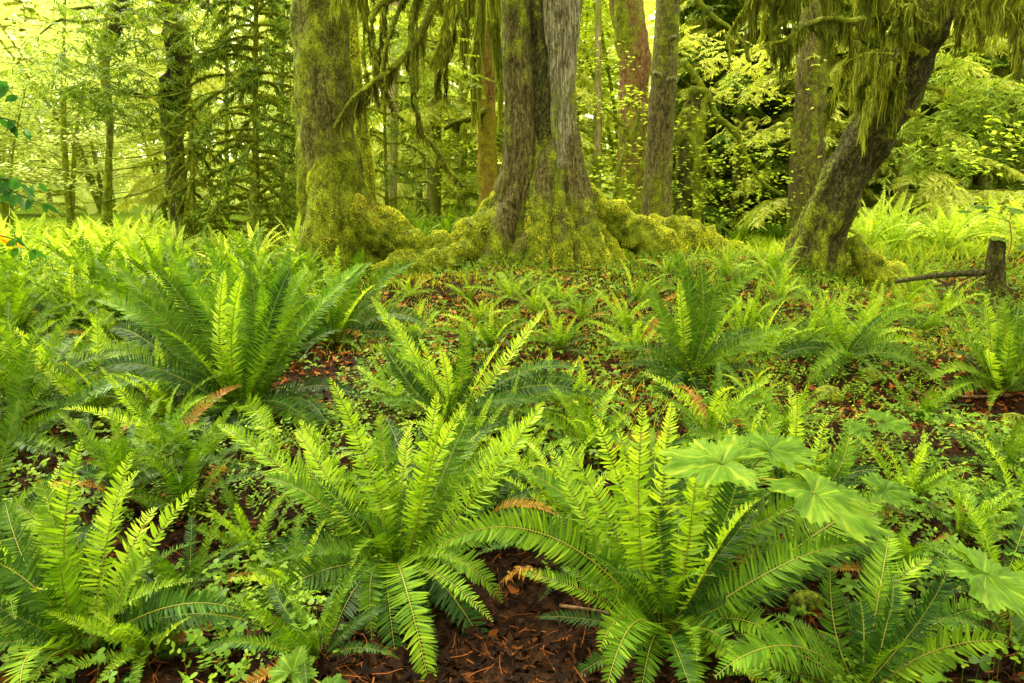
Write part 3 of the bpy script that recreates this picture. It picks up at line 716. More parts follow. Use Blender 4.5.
# ---- leaning tree with curtains of moss
def leaning_tree():
    Y = 8.7; b = at(828, 275, Y); b[2] = H(b[0], b[1])
    root = empty('leaning_tree', b, 'dark leaning trunk with curtains of hanging moss at the right', 'tree')
    g, gm = Geo(), Geo()
    path = pxpath([(806, 298, 8.8), (812, 266, 8.75), (822, 231, 8.7), (839, 188, 8.6), (866, 141, 8.5), (893, 94, 8.4), (914, 47, 8.3), (930, 0, 8.2), (955, -80, 8.0), (1000, -260, 7.6)])
    rad = [rpx(r, 8.6) for r in (36, 27, 22.5, 20.5, 20, 20.5, 20.5, 20, 19, 16)]
    fl = np.concatenate([np.linspace(.25, .08, 35), np.full(85, .06)])
    tree_trunk(root, g, gm, path, rad, n=120, rough=.05, flute=fl, seed=91, moss_top=.6, lo=.0, dens=1300, up=.45, tint=.08)
    finish(root, [('trunk', g, M['bark_dark']), ('moss', gm, M['moss'])])
    g, gm = Geo(), Geo()
    tree_trunk(root, g, gm, pxpath([(850, 240, 8.6), (868, 262, 8.5), (885, 285, 8.4), (893, 306, 8.3)]), [rpx(r, 8.6) for r in (8, 12, 14, 11)], n=40, seg=28, rough=.07, freq=8, seed=93, moss_top=3, lo=.6, dens=4000, tint=.5)
    finish(root, [('root', g, M['mossy']), ('moss', gm, M['moss'])])
    rs = R(95)
    br = [([(920, -25, 8.2), (890, -12, 8.0), (850, -18, 7.8), (810, -12, 7.6), (775, -8, 7.5), (750, -14, 7.4)], .06, .02, 420, .05, .85, .5),
          ([(905, 25, 8.2), (880, 16, 8.0), (850, 22, 7.8), (830, 18, 7.7), (805, 26, 7.6), (785, 40, 7.5), (768, 44, 7.45)], .05, .012, 420, .05, .75, .45),
          ([(896, 80, 8.2), (880, 62, 8.0), (868, 50, 7.9), (850, 40, 7.8)], .035, .01, 500, .05, 1.15, .55),
          ([(905, 90, 8.1), (893, 78, 8.0), (880, 64, 7.9), (872, 52, 7.8)], .03, .01, 420, .04, .8, .55),
          ([(900, 15, 7.9), (912, 16, 7.8), (925, 22, 7.8), (938, 26, 7.9)], .018, .010, 420, .04, .30, .65),
          ([(893, 42, 8.0), (903, 40, 7.9), (914, 44, 7.9), (925, 52, 8.0)], .018, .01, 420, .04, .22, .65),
          ([(925, -10, 8.1), (950, -20, 7.9), (990, -16, 7.7), (1030, -12, 7.6), (1070, -20, 7.5)], .05, .02, 520, .05, 1.0, .5),
          ([(925, -20, 8.3), (960, -2, 8.4), (990, 14, 8.5), (1030, 22, 8.6)], .04, .012, 420, .05, .55, .5),
          ([(915, 85, 8.3), (930, 88, 8.2), (945, 90, 8.2)], .018, .01, 200, .03, .18, .65),
          ([(900, 110, 8.3), (912, 112, 8.2), (922, 116, 8.2)], .015, .008, 200, .03, .15, .65),
          ([(880, 165, 8.4), (890, 158, 8.3), (898, 170, 8.3)], .015, .008, 200, .03, .15, .65),
          ([(880, 60, 7.9), (860, 66, 7.8), (848, 80, 7.8), (845, 96, 7.8)], .02, .008, 300, .04, .45, .45)]
    for pts, r0, r1, pm, a, c, tn in br:
        mossy_branch(root, pxpath(pts), r0, r1, rs, pm, a, c, 'hang', 'mossy', wid=.012, clump=1.5, tint=tn, power=1.3)
    for k in range(30):
        x0, y0 = [(rs.uniform(905, 925), rs.uniform(-15, 45)), (rs.uniform(875, 905), rs.uniform(40, 95)), (rs.uniform(760, 900), rs.uniform(-14, 10)), (rs.uniform(930, 1030), rs.uniform(-16, 8))][k % 4]
        dx = rs.uniform(-60, 10) if k % 4 < 3 else rs.uniform(-30, 40); dy = rs.uniform(15, 60); Y0 = 7.6 + rs.rand() * .7
        pts = [(x0, y0, Y0), (x0 + dx * .45, y0 + dy * .15 - 3, Y0 - .1), (x0 + dx * .8, y0 + dy * .5, Y0 - .15), (x0 + dx, y0 + dy, Y0 - .2)]
        mossy_branch(root, pxpath(pts), .014, .005, rs, 260, .04, rs.uniform(.3, .9), 'hang', 'mossy', wid=.011, tint=rs.uniform(.35, .65), power=1.2)
    return root
leaning_tree()

# ---- curved mossy branches of the maple right of the slim tree
def mossy_maple():
    b = ground(*at(697, 225, 13.5)[:2])
    root = empty('vine_maple', b, 'arching mossy vine maple limbs reaching right from the dark snag', 'tree')
    rs = R(99); Y = 13.2
    L = [([(697, 235), (697, 190), (700, 140), (706, 92)], .09, .06), ([(690, 90), (706, 92), (716, 115), (735, 132), (748, 160), (762, 182), (782, 195)], .075, .03),
         ([(684, 62), (698, 80), (706, 92)], .06, .05), ([(697, 0), (715, 18), (730, 28), (744, 45), (750, 62)], .05, .02), ([(725, 35), (730, 50), (728, 68)], .035, .015),
         ([(700, 140), (708, 160), (716, 185)], .05, .03), ([(748, 160), (744, 180), (745, 200)], .03, .015), ([(735, 132), (750, 118), (760, 120)], .03, .012), ([(697, 0), (690, -20), (682, -50)], .05, .05)]
    for pts, r0, r1 in L: mossy_branch(root, pxpath(pts, Y), r0, r1, rs, 90, .02, .28, 'hang', wid=.016, fuzz=1600, tint=.55)
    b2 = ground(*at(615, 225, 12.5)[:2])
    r2 = empty('vine_maple', b2, 'thin curved mossy stem in front of the reddish trunk', 'tree')
    for pts, r0, r1 in [([(615, 235), (615, 205), (619, 170), (628, 140), (622, 125), (606, 108)], .06, .025), ([(628, 140), (636, 128), (640, 105)], .05, .03)]:
        mossy_branch(r2, pxpath(pts, 12.5), r0, r1, rs, 60, .02, .12, 'hang', wid=.016, fuzz=2500, tint=.62)
mossy_maple()

# ---- mossy mound under the slim tree, logs, stump
def mossy_lump(name, cat, label, pts, rads, seed, mat='mossy', dens=3800, tl=(.02, .05), tint=.6, rough=.07, child=None, seg=36, n=60):
    path = pxpath(pts); b = path[len(path) // 2].copy(); b[2] = H(b[0], b[1])
    root = empty(name, b, label, cat)
    g, gm = Geo(), Geo()
    tree_trunk(root, g, gm, path, rads, seg=seg, n=n, seed=seed, rough=rough, moss_top=9, lo=.75, dens=dens, tl=tl, tint=tint, flute=.05)
    finish(root, [(child or 'wood', g, M[mat]), ('moss', gm, M['moss'])])
    return root
mossy_lump('mossy_mound', 'mound', 'bright yellow green mossy mound at the foot of the slim straight tree',
           [(640, 240, 10.9), (665, 240, 10.6), (690, 250, 10.4), (715, 262, 10.2), (738, 268, 10.1)], [.22, .34, .36, .28, .12], 101, rough=.12, tint=.62)
mossy_lump('mossy_mound', 'mound', 'small dark mossy hump right of the bright mound', [(716, 250, 10.5), (735, 256, 10.3), (758, 264, 10.2)], [.14, .2, .1], 102, tint=.45, rough=.1)
mossy_lump('mossy_log', 'log', 'rounded mossy log end between the left big trunk and the fused trunks', [(418, 252, 9.3), (440, 252, 9.2), (470, 262, 9.2)], [.15, .22, .16], 103, tint=.5)
mossy_lump('mossy_log', 'log', 'mossy log sloping down right of the leaning tree', [(860, 262, 8.9), (900, 288, 8.2), (935, 318, 7.4), (965, 345, 6.8)], [.16, .17, .14, .07], 104, tint=.6)
mossy_lump('mossy_log', 'log', 'mossy log lying behind the post at the right edge', [(985, 292, 9.3), (1010, 296, 9.0), (1050, 304, 8.8)], [.12, .16, .15], 105, tint=.62)
def post():
    b = at(994, 298, 8.6); b[2] = H(b[0], b[1])
    root = empty('broken_stump', b, 'dark upright broken stump near the right edge', 'stump')
    g, gm = Geo(), Geo()
    tree_trunk(root, g, gm, pxpath([(995, 325), (995, 290), (996, 262), (997, 238)], 8.0), [rpx(r, 8.) for r in (12, 9, 8.5, 6)], seg=28, n=50, seed=111, rough=.05, moss_top=.4, lo=.0, dens=900, flute=.10)
    finish(root, [('trunk', g, M['bark_dark']), ('moss', gm, M['moss'])])
    g = Geo(); tube(g, pxpath([(894, 282, 7.2), (925, 277, 7.45), (955, 274, 7.65), (986, 272, 7.85)]), [.02, .03, .035, .04], 10, 30, .008, 12, seed=5, tint=0.)
    o = g.build('fallen_branch', M['bark_dark']); tag(o, 'bare dark brown branch lying level against the dark broken stump', 'branch')
post()
mossy_lump('mossy_stump', 'stump', 'low dark mossy stump at the right edge, below the ferns', [(1010, 470, 4.3), (1012, 440, 4.3), (1014, 415, 4.35)], [.11, .10, .06], 112, dens=2500, tint=.3, rough=.04)
def stone(label, px, py, r, seed, tint=.5, mat='moss'):
    b = gp(px, py); root = empty('mossy_stone', b, label, 'stone')
    g, gm = Geo(), Geo(); P, Nn, C, T = tube(g, [b + [-r, 0, -.01], b + [-.4 * r, 0, .02], b + [.4 * r, 0, .03], b + [r, 0, 0]], [r * .35, r * .8, r * .75, r * .3], 20, 24, r * .25, 8, seed=seed, tint=.8)
    tufts(P, Nn, 5000, R(seed), None, ln=(.008, .02), g=gm, tint=tint)
    finish(root, [('rock', g, M['mossy']), ('moss', gm, M[mat])])
stone('round brown mossy stone in the middle of the right hand slope', 826, 400, .10, 121, .25)
stone('small moss covered stone between the right hand ferns', 790, 485, .07, 122, .6)
stone('low mossy stone beside the dark hollow at right', 870, 380, .09, 123, .35)
stone('moss ball lying under the broad leaved plant', 805, 610, .06, 124, .6)


# ------------------------------------------------------------------ background trees
def spray_mesh(kind, seed):
    """a drooping conifer or a layered maple, trunk foot at the origin; returns foliage and wood geometry"""
    rs = R(seed); gf, gw = Geo(), Geo()
    if kind == 'hemlock':
        Ht = rs.uniform(9, 12); nb = 70
        tube(gw, [[0, 0, -.2], [.05, 0, Ht * .4], [0, .1, Ht]], [.13, .09, .02], 7, 14, .02, seed=seed)
        for k in range(nb):
            z = .5 + (Ht - .8) * (k / nb) ** 1.0; L = (1 - z / Ht * .72) * rs.uniform(1.6, 2.9); az = k * 2.4 + rs.rand()
            C = arc(L, rs.uniform(0, 30), rs.uniform(-50, -25), 12, rs.uniform(-.4, .4))
            c, s = math.cos(az), math.sin(az); Rm = np.array([[c, -s, 0], [s, c, 0], [0, 0, 1]])
            C = C @ Rm.T + [0, 0, z]
            tube(gw, C, np.linspace(.022, .006, 12), 4, 10, cap=False, tint=.6)
            side = np.array([-s, c, 0])
            m = 13
            for sg in (-1, 1):
                u = np.linspace(.15, 1, m); fi = u * 11; i0 = np.minimum(fi.astype(int), 10); w = (fi - i0)[:, None]
                P = C[i0] * (1 - w) + C[i0 + 1] * w
                T = unit(np.gradient(C, axis=0))[i0]
                D = unit(T * .8 + side * sg * .9 + rs.normal(0, .15, (m, 3)))
                TL = L * .30 * (1 - .6 * u) * rs.uniform(.6, 1.2, m)
                # needles leaflets along each twig
                q = 7
                PP = (P[:, None] + D[:, None] * (TL[:, None] * np.linspace(.05, 1, q)[None])[..., None]); PP[..., 2] -= .35 * (TL[:, None] * np.linspace(0, 1, q)[None] ** 2)
                PP = PP.reshape(-1, 3); DD = np.repeat(D, q, 0)
                for s2 in (-1, 1):
                    sd = np.cross(DD, [0, 0, 1.]); d2 = unit(DD * .8 + sd * s2 * .8 + rs.normal(0, .25, DD.shape) + [0, 0, -.25])
                    S = unit(np.cross(d2, rs.normal(0, .5, d2.shape) + [0, 0, 1]))
                    blades(gf, PP, d2, S, rs.uniform(.11, .22, len(PP)), .024, [(0, .7), (.5, 1), (1, .2)], droop=.25,
                           tint=np.clip(rs.normal(.5, .18) + rs.normal(0, .1, len(PP)), 0, 1))
    else:
        Ht = rs.uniform(5, 8)
        for st in range(rs.randint(2, 5)):
            a = rs.rand() * 6.28; sp = rs.uniform(.8, 2.4)
            C = resample([[0, 0, -.1], [math.cos(a) * sp * .3, math.sin(a) * sp * .3, Ht * .4], [math.cos(a) * sp, math.sin(a) * sp, Ht * rs.uniform(.75, 1)]], 16)
            tube(gw, C, np.linspace(.06, .02, 16), 6, 16, .012, 8, seed=seed + st, tint=.8)
            for k in range(22):
                i = rs.randint(3, 16); L = rs.uniform(.8, 2.2); az = rs.rand() * 6.28
                B = arc(L, rs.uniform(5, 45), rs.uniform(-25, 5), 8, rs.uniform(-.6, .6)); c, s = math.cos(az), math.sin(az)
                B = B @ np.array([[c, -s, 0], [s, c, 0], [0, 0, 1]]).T + C[i]
                tube(gw, B, np.linspace(.014, .004, 8), 4, 8, cap=False, tint=.6)
                n = 85; w = rs.randint(2, 8, n); P = B[w] + rs.normal(0, 1, (n, 3)) * [.22, .22, .07]
                a2 = rs.rand(n) * 6.28; D = unit(np.stack([np.cos(a2), np.sin(a2), rs.normal(-.25, .25, n)], 1))
                S = unit(np.cross(D, np.stack([rs.normal(0, .25, n), rs.normal(0, .25, n), np.ones(n)], 1)))
                blades(gf, P, D, S, rs.uniform(.06, .13, n), rs.uniform(.025, .045, n), [(0, .25), (.35, 1), (.65, .7), (1, .05)],
                       tint=np.clip(rs.normal(.5, .15) + rs.normal(0, .14, n), 0, 1))
    return gf, gw

PROTO = {}
for kd, ks in (('hemlock', 4), ('maple', 4)):
    for k in range(ks):
        gf, gw = spray_mesh(kd, 300 + k * 3 + (50 if kd == 'maple' else 0))
        of = gf.build('crown', M['needle']); ow = gw.build('trunk', M['bark_haze_tint'])
        PROTO[(kd, k)] = (of.data, ow.data); bpy.data.objects.remove(of); bpy.data.objects.remove(ow)
def bg_tree(kd, k, x, y, sc, az, mat, label, group, name):
    root = empty(name, ground(x, y), label, 'tree', group)
    root.rotation_euler = (0, 0, az); root.scale = (sc, sc, sc)
    for nm, me, mt in (('crown', PROTO[(kd, k)][0], mat), ('trunk', PROTO[(kd, k)][1], None)):
        o = bpy.data.objects.new(nm, me); COL.objects.link(o); o.parent = root
        if mt: o.material_slots[0].link = 'OBJECT'; o.material_slots[0].material = M[mt]
    return root
rs = R(1234)
def zone(n, x0, x1, y0, y1, kinds, group_suffix, smin=.8, smax=1.3):
    """x0, x1 are x over y (the bearing); trees spread between distances y0 and y1"""
    placed = []
    for _ in range(n * 30):
        if len(placed) >= n: break
        y = rs.uniform(y0, y1); t = rs.uniform(x0, x1); x = t * y
        if any((x - a) ** 2 + (y - b) ** 2 < 1.6 for a, b in placed): continue
        placed.append((x, y)); kd, mat = kinds[rs.randint(len(kinds))]
        what = 'hemlock' if kd == 'hemlock' else 'vine maple'
        lab = {'hemlock': 'feathery drooping hemlock ', 'maple': 'leafy light green vine maple '}[kd] + group_suffix
        bg_tree(kd, rs.randint(4), x, y, rs.uniform(smin, smax), rs.rand() * 6.28, mat, lab, what + 's ' + group_suffix, 'hemlock_tree' if kd == 'hemlock' else 'vine_maple')
zone(9, -.85, -.42, 19, 34, [('maple', 'maple_lit_tint'), ('hemlock', 'needle_lit_tint'), ('maple', 'maple_lit_tint')], 'in the bright clearing at the far left')
zone(7, -.5, -.2, 19, 31, [('hemlock', 'needle_lit_tint'), ('maple', 'maple_lit_tint')], 'behind the left big trunk')
zone(12, -.2, .3, 17, 31, [('hemlock', 'needle_lit_tint'), ('maple', 'maple'), ('hemlock', 'needle_lit_tint')], 'behind the fused trunks')
zone(11, .28, .5, 17, 29, [('hemlock', 'needle_lit_tint'), ('maple', 'maple'), ('hemlock', 'needle'), ('hemlock', 'needle')], 'behind the right hand trunks')
zone(10, .5, .85, 16, 28, [('hemlock', 'needle'), ('hemlock', 'needle_lit_tint'), ('hemlock', 'needle'), ('maple', 'maple')], 'in the shade at the far right')

# far woodland that reads as one mass
def far_wood():
    rs = R(55); g = Geo(); n = 90000
    a = rs.uniform(-1.1, 1.1, n); y = rs.uniform(32, 56, n); x = a * y
    z = H(x, y) + rs.rand(n) * 19
    dens = fbm(x * .25, y * .25, z * .35, seed=12, o=3); k = dens > -.25; x, y, z, dens, a = x[k], y[k], z[k], dens[k], a[k]; n = len(x)
    P = np.stack([x, y, z], 1); D = unit(rs.normal(0, 1, (n, 3)) + [0, 0, -.6]); S = unit(np.cross(D, rs.normal(0, 1, (n, 3))))
    L = rs.uniform(.3, .8, n)
    blades(g, P, D, S, L, L * .35, [(0, .3), (.4, 1), (1, .1)], droop=.3, tint=np.clip(.55 + .35 * dens + rs.normal(0, .15, n) - .3 * sstep(.2, .7, a), 0, 1))  # pale leaf colour stands in for distant haze and glow
    tag(g.build('far_woodland', M['maple_lit_tint']), 'mass of distant forest with bright haze painted into its leaf colour filling the gaps between the trunks', 'woodland', kind='stuff')
far_wood()

# ---- small conifers at the left with drooping mossy branches
def sapling(px, base_py, top_py, Y, label, seed, n, spread, rt=.05, droop=(-70, -35), green=True, low=0.):
    rs = R(seed); b = at(px, base_py, Y); b[2] = H(b[0], b[1]); top = at(px, top_py, Y)
    root = empty('hemlock_sapling', b, label, 'tree')
    g, gm, gb, gn = Geo(), Geo(), Geo(), Geo()
    C = resample([b + [0, 0, -.1], b * .5 + top * .5 + [rs.normal(0, .06), 0, 0], top], 30)
    P, Nn, _, _ = tube(g, C, np.linspace(rt, rt * .4, 30), 8, 60, .015, 10, seed=seed, tint=.7)
    tufts(P, Nn, 1800, rs, None, ln=(.02, .04), g=gm, tint=.5)
    for k in range(n):
        i = int(2 + 27 * (low + (1 - low) * k / n)); L = spread * rs.uniform(.6, 1.15) * (1 - .45 * k / n); az = k * 2.4 + rs.rand()
        B = arc(L, rs.uniform(droop[1], droop[1] + 40), droop[0] + rs.uniform(0, 25), 12, rs.uniform(-.4, .4), 1.); c, s = math.cos(az), math.sin(az)
        B = B @ np.array([[c, -s, 0], [s, c, 0], [0, 0, 1]]).T + C[i]
        Pb, Nb, _, _ = tube(gb, B, np.linspace(.022, .006, 12), 5, 14, .006, 12, seed=k, tint=.9, cap=False)
        tufts(Pb, Nb, 2600, rs, None, ln=(.03, .07), g=gm, tint=.68)
        strands(gm, B, rs, 60, .03, .22, .02, tint=.6)
        if green:
            m = 40; ii = rs.randint(4, 12, m); T = unit(np.gradient(B, axis=0))[ii]
            D = unit(T + rs.normal(0, .6, (m, 3)) + [0, 0, -.2]); S = unit(np.cross(D, rs.normal(0, .4, (m, 3)) + [0, 0, 1]))
            for q in range(4):
                blades(gn, B[ii] + D * .06 * q, unit(D + rs.normal(0, .5, (m, 3))), S, rs.uniform(.06, .12, m), .012, [(0, .6), (.5, 1), (1, .2)], tint=np.clip(rs.normal(.4, .2, m), 0, 1))
    finish(root, [('trunk', g, M['mossy']), ('branches', gb, M['mossy']), ('moss', gm, M['hang']), ('foliage', gn, M['needle'])])
    return root
sapling(191, 262, 100, 12.2, 'slender mossy sapling with drooping twiggy branches before the crooked trunk', 131, 34, 1.15, droop=(-75, -55), green=False)
sapling(257, 258, -60, 12.6, 'small conifer with arching mossy branches left of the big olive trunk', 132, 100, 1.9, .07, droop=(-60, -5))
sapling(285, 262, -30, 14.8, 'darker mossy conifer tucked close behind the big olive trunk', 133, 40, 1.8, .06, droop=(-65, -10))
sapling(228, 262, -50, 15.8, 'thin mossy conifer half way between the crooked trunk and olive trunk', 134, 40, 1.6, .06, droop=(-60, 0))
sapling(388, 245, -40, 16.5, 'feathery mossy young conifer behind the hanging dark branches', 135, 36, 1.4, .05, droop=(-55, 0))
# long bare twigs sweeping left
rs = R(140)
for k, pts in enumerate([[(192, 150), (170, 160), (130, 168), (80, 172), (55, 168)], [(190, 125), (150, 128), (110, 122), (85, 118)], [(185, 165), (160, 185), (130, 196), (95, 202), (70, 203)],
                         [(188, 190), (165, 235), (140, 255), (115, 258), (90, 252), (72, 240)], [(192, 90), (160, 97), (120, 95), (90, 92)], [(186, 140), (150, 155), (100, 158), (60, 150)]]):
    mossy_branch(T_gnarl, pxpath(pts, 12.2), .016, .006, rs, 25, .01, .06, 'hangdark', 'bark_dark', fuzz=800)
# green sprays high at the upper left
def sprays(root, pts, Y, n, rs, mat='needle', spread=.5, Ls=(.1, .2)):
    g = Geo()
    for (x, y) in pts:
        c = at(x, y, Y); m = n; P = c + rs.normal(0, 1, (m, 3)) * [spread, spread, spread * .35]
        az = rs.rand(m) * 6.28; D = unit(np.stack([np.cos(az), np.sin(az), rs.uniform(-.8, 0, m)], 1))
        for q in range(6):
            for s2 in (-1, 1):
                sd = np.cross(D, [0, 0, 1.]); d2 = unit(D + sd * s2 + rs.normal(0, .15, D.shape)); S = unit(np.cross(d2, [0, 0, 1.] + rs.normal(0, .3, d2.shape)))
                blades(g, P + D * (.05 * q), d2, S, rs.uniform(*Ls, m) * (1 - q / 9), .013, [(0, .6), (.5, 1), (1, .2)], droop=.2, tint=np.clip(.5 + rs.normal(0, .2, m), 0, 1))
    finish(root, [('foliage', g, M[mat])])
sprays(T_gnarl, [(110, 45), (150, 40), (90, 85), (120, 95), (145, 75), (70, 95), (205, 30), (150, 5), (115, 118), (60, 60), (90, 10), (165, 110)], 12.8, 60, R(141), spread=.42)
sprays(T_cent, [(400, 60), (420, 30), (440, 80), (380, 20), (360, 40)], 13.2, 50, R(142), 'needle')
sprays(T_right, [(960, 90), (930, 120), (970, 130), (990, 110), (950, 60), (1010, 90), (900, 150), (940, 165)], 13.0, 70, R(143), 'needle', .5)
sprays(T_right, [(770, 60), (740, 90), (720, 60), (760, 130), (690, 40)], 15.0, 50, R(144), 'needle_lit_tint', .5)
def maple_sprays(root, pts, Y, n, rs, mat='maple', sc=1.):
    g = Geo()
    for (x, y) in pts:
        P = at(x, y, Y) + rs.normal(0, 1, (n, 3)) * [.35, .35, .12]; az = rs.rand(n) * 6.28
        D = unit(np.stack([np.cos(az), np.sin(az), rs.normal(-.2, .25, n)], 1)); S = unit(np.cross(D, np.stack([rs.normal(0, .25, n), rs.normal(-.3, .25, n), np.ones(n)], 1)))
        for off in (-.9, 0, .9):
            c, s = math.cos(off), math.sin(off); d2 = D * c + S * s; s2 = S * c - D * s
            blades(g, P, d2, s2, sc * rs.uniform(.05, .09, n) * (1 if off == 0 else .75), sc * .018, [(0, .5), (.4, 1), (1, .05)], tint=np.clip(.5 + rs.normal(0, .18, n), 0, 1))
    finish(root, [('foliage', g, M[mat])])
maple_sprays(T_red, [(625, 100), (640, 95), (650, 150), (600, 110), (610, 160), (655, 115), (590, 180), (612, 60), (640, 190), (600, 205)], 12.6, 50, R(151))
snag = [o for o in bpy.data.objects if o.name.startswith('broken_snag')][0]
maple_sprays(snag, [(700, 120), (720, 150), (740, 165), (760, 150), (720, 180), (700, 200), (750, 200), (780, 180), (690, 160), (730, 210), (770, 215), (680, 190), (765, 100), (740, 75), (690, 225)], 13.0, 55, R(152))
maple_sprays(T_dim, [(985, 210), (975, 225), (1000, 205), (1010, 225), (960, 150), (1000, 160), (1015, 130)], 9.5, 45, R(153))

# ------------------------------------------------------------------ ferns: the big ones, frond by frond
def G(px, py): return gp(px, py)
A = G(243, 418)
yA = A[1]
hero_fern(A, [(128, 292, yA + .1, .10, 'mature', .3), (150, 275, yA + .3, .05, 'mature', .2), (172, 252, yA + .2, .05, 'bright'), (205, 245, yA + .3, .04, 'bright', .1),
    (224, 270, yA - .1, .03, 'young', .1), (250, 262, yA + .3, .03, 'mature', 0), (262, 285, yA - .1, .02, 'bright'), (292, 250, yA + .2, .05, 'bright', -.2), (318, 268, yA + .1, .07, 'mature', -.2),
    (110, 330, yA + .4, .2, 'old', .3), (40, 440, yA - .5, .34, 'bright', .5), (62, 378, yA + .1, .30, 'mature', .3), (100, 470, yA - .5, .25, 'old', .4), (142, 545, yA - 1.0, .38, 'bright', .3), (84, 405, yA - .2, .30, 'bright'), (96, 300, yA + .2, .14, 'bright'), (118, 268, yA + .4, .08, 'mature'), (372, 262, yA + .2, .08, 'bright'), (345, 285, yA, .10, 'bright'),
    (340, 330, yA + .2, .18, 'old', -.3), (365, 400, yA - .1, .2, 'old', -.3), (352, 470, yA - .6, .25, 'mature', -.3), (300, 520, yA - .9, .3, 'young', -.1), (240, 545, yA - 1., .3, 'old', 0),
    (185, 300, yA + .6, .1, 'old'), (230, 300, yA + .7, .08, 'mature'), (160, 330, yA - .4, .15, 'mature', .3), (70, 400, yA + .5, .25, 'old'), (330, 430, yA - .5, .2, 'old'), (310, 300, yA - .2, .1, 'mature', -.3)],
    'large dark green sword fern with a wide fan of fronds, left of centre', 201, fill=6, fsize=.85, width=.085)
B = G(398, 572); yB = B[1]
hero_fern(B, [(330, 378, yB + .25, .03, 'young', .2), (300, 420, yB + .3, .08, 'young', .3), (438, 392, yB + .15, .02, 'young', -.1), (466, 404, yB + .3, .03, 'young', -.1), (544, 402, yB + .5, .05, 'young', -.3), (410, 425, yB + .5, .03, 'young', .1),
    (498, 425, yB + .9, .1, 'old', -.2), (265, 478, yB + .2, .16, 'mature', .3), (218, 425, yB + .6, .08, 'young', .2), (218, 655, yB - .35, .28, 'mature', .3), (372, 640, yB - .5, .35, 'mature', .1),
    (436, 720, yB - .75, .38, 'mature', -.1), (486, 592, yB - .1, .30, 'young', -.3), (560, 560, yB + .2, .2, 'mature', -.3), (350, 500, yB - .1, .15, 'mature', .4), (255, 560, yB + .1, .2, 'old', .3), (455, 470, yB + .6, .08, 'mature'), (315, 700, yB - .6, .35, 'old', .2), (500, 680, yB - .5, .35, 'old', -.2)],
    'bright sword fern in the centre foreground with fresh upright fronds and drooping outer ones', 202, fill=10, fsize=.66, width=.085)
C_ = G(665, 640); yC = C_[1]
hero_fern(C_, [(594, 415, yC + .2, .03, 'young', .1), (617, 425, yC + .35, .03, 'young', 0), (643, 405, yC + .15, .02, 'young', 0), (672, 402, yC + .3, .02, 'young', -.1), (700, 440, yC + .1, .03, 'young', -.1), (735, 425, yC + .4, .04, 'young', -.2), (782, 415, yC + .5, .06, 'mature', -.3),
    (560, 440, yC + .3, .08, 'young', .2), (438, 548, yC + .1, .28, 'mature', .4), (520, 470, yC + .5, .12, 'mature', .3), (640, 700, yC - .4, .3, 'mature', .1), (860, 545, yC - .1, .18, 'mature', -.3), (885, 500, yC + .5, .15, 'mature', -.3), (700, 720, yC - .5, .3, 'mature'), (600, 650, yC - .25, .3, 'mature', .3), (800, 660, yC - .3, .25, 'mature', -.3), (660, 480, yC + .5, .05, 'mature'), (760, 500, yC - .1, .12, 'young', -.2)],
    'tall fresh green sword fern right of centre foreground with rows of upright fronds', 203, fill=10, fsize=.66, width=.085)
D_ = G(85, 655); yD = D_[1]
hero_fern(D_, [(82, 440, yD + .2, .02, 'young', .1), (132, 452, yD + .3, .05, 'young', -.1), (196, 490, yD + .3, .1, 'young', -.3), (40, 480, yD + .3, .06, 'mature', .3), (-30, 560, yD + .1, .2, 'old', .3), (150, 560, yD + .1, .15, 'mature', -.3), (20, 700, yD - .4, .3, 'mature', .2), (10, 500, yD + .5, .1, 'mature', .3), (240, 610, yD, .2, 'old', -.2), (60, 560, yD - .2, .1, 'mature', .2)],
    'fern with two fresh upright fronds in the lower left corner', 204, fill=6, fsize=.6)
Ef = G(-30, 600); yE = Ef[1]
hero_fern(Ef, [(20, 400, yE + .3, .05, 'mature'), (60, 470, yE + .3, .12, 'old', -.3), (105, 540, yE, .2, 'old', -.3), (110, 600, yE - .2, .25, 'mature', -.2), (40, 690, yE - .4, .3, 'mature'), (-20, 430, yE + .2, .05, 'mature'), (60, 640, yE - .3, .25, 'mature', .3)], 'dark fern at the left edge, cut by the frame', 205, fill=6, fsize=.75)
F1 = G(335, 345); yF = F1[1]
hero_fern(F1, [(338, 245, yF + .1, .03, 'young'), (358, 262, yF, .03, 'mature'), (400, 262, yF + .1, .10, 'mature', -.3), (312, 262, yF + .2, .04, 'mature', .2), (375, 285, yF - .2, .1, 'young', -.3), (290, 290, yF, .12, 'mature', .3), (430, 330, yF - .3, .25, 'old', -.3)], 'bright upright fern before the base of the big olive trunk', 206, fill=8, fsize=.7)
G1 = G(452, 425); yG = G1[1]
hero_fern(G1, [(392, 318, yG + .2, .05, 'young', .2), (418, 338, yG, .03, 'young', .1), (465, 318, yG + .1, .02, 'mature'), (440, 345, yG - .1, .02, 'young'), (545, 310, yG + .4, .06, 'young', -.3), (505, 338, yG, .05, 'young', -.2), (370, 345, yG + .1, .12, 'young', .3), (585, 372, yG + .2, .22, 'old', -.3), (600, 400, yG - .1, .2, 'old', -.3), (380, 370, yG, .15, 'mature', .3), (520, 440, yG - .3, .2, 'old'), (640, 410, yG + .2, .2, 'mature', -.3)],
    'spreading light fern on the slope under the fused trunks', 207, fill=6, fsize=.7, width=.07)
H1 = G(690, 378); yH = H1[1]
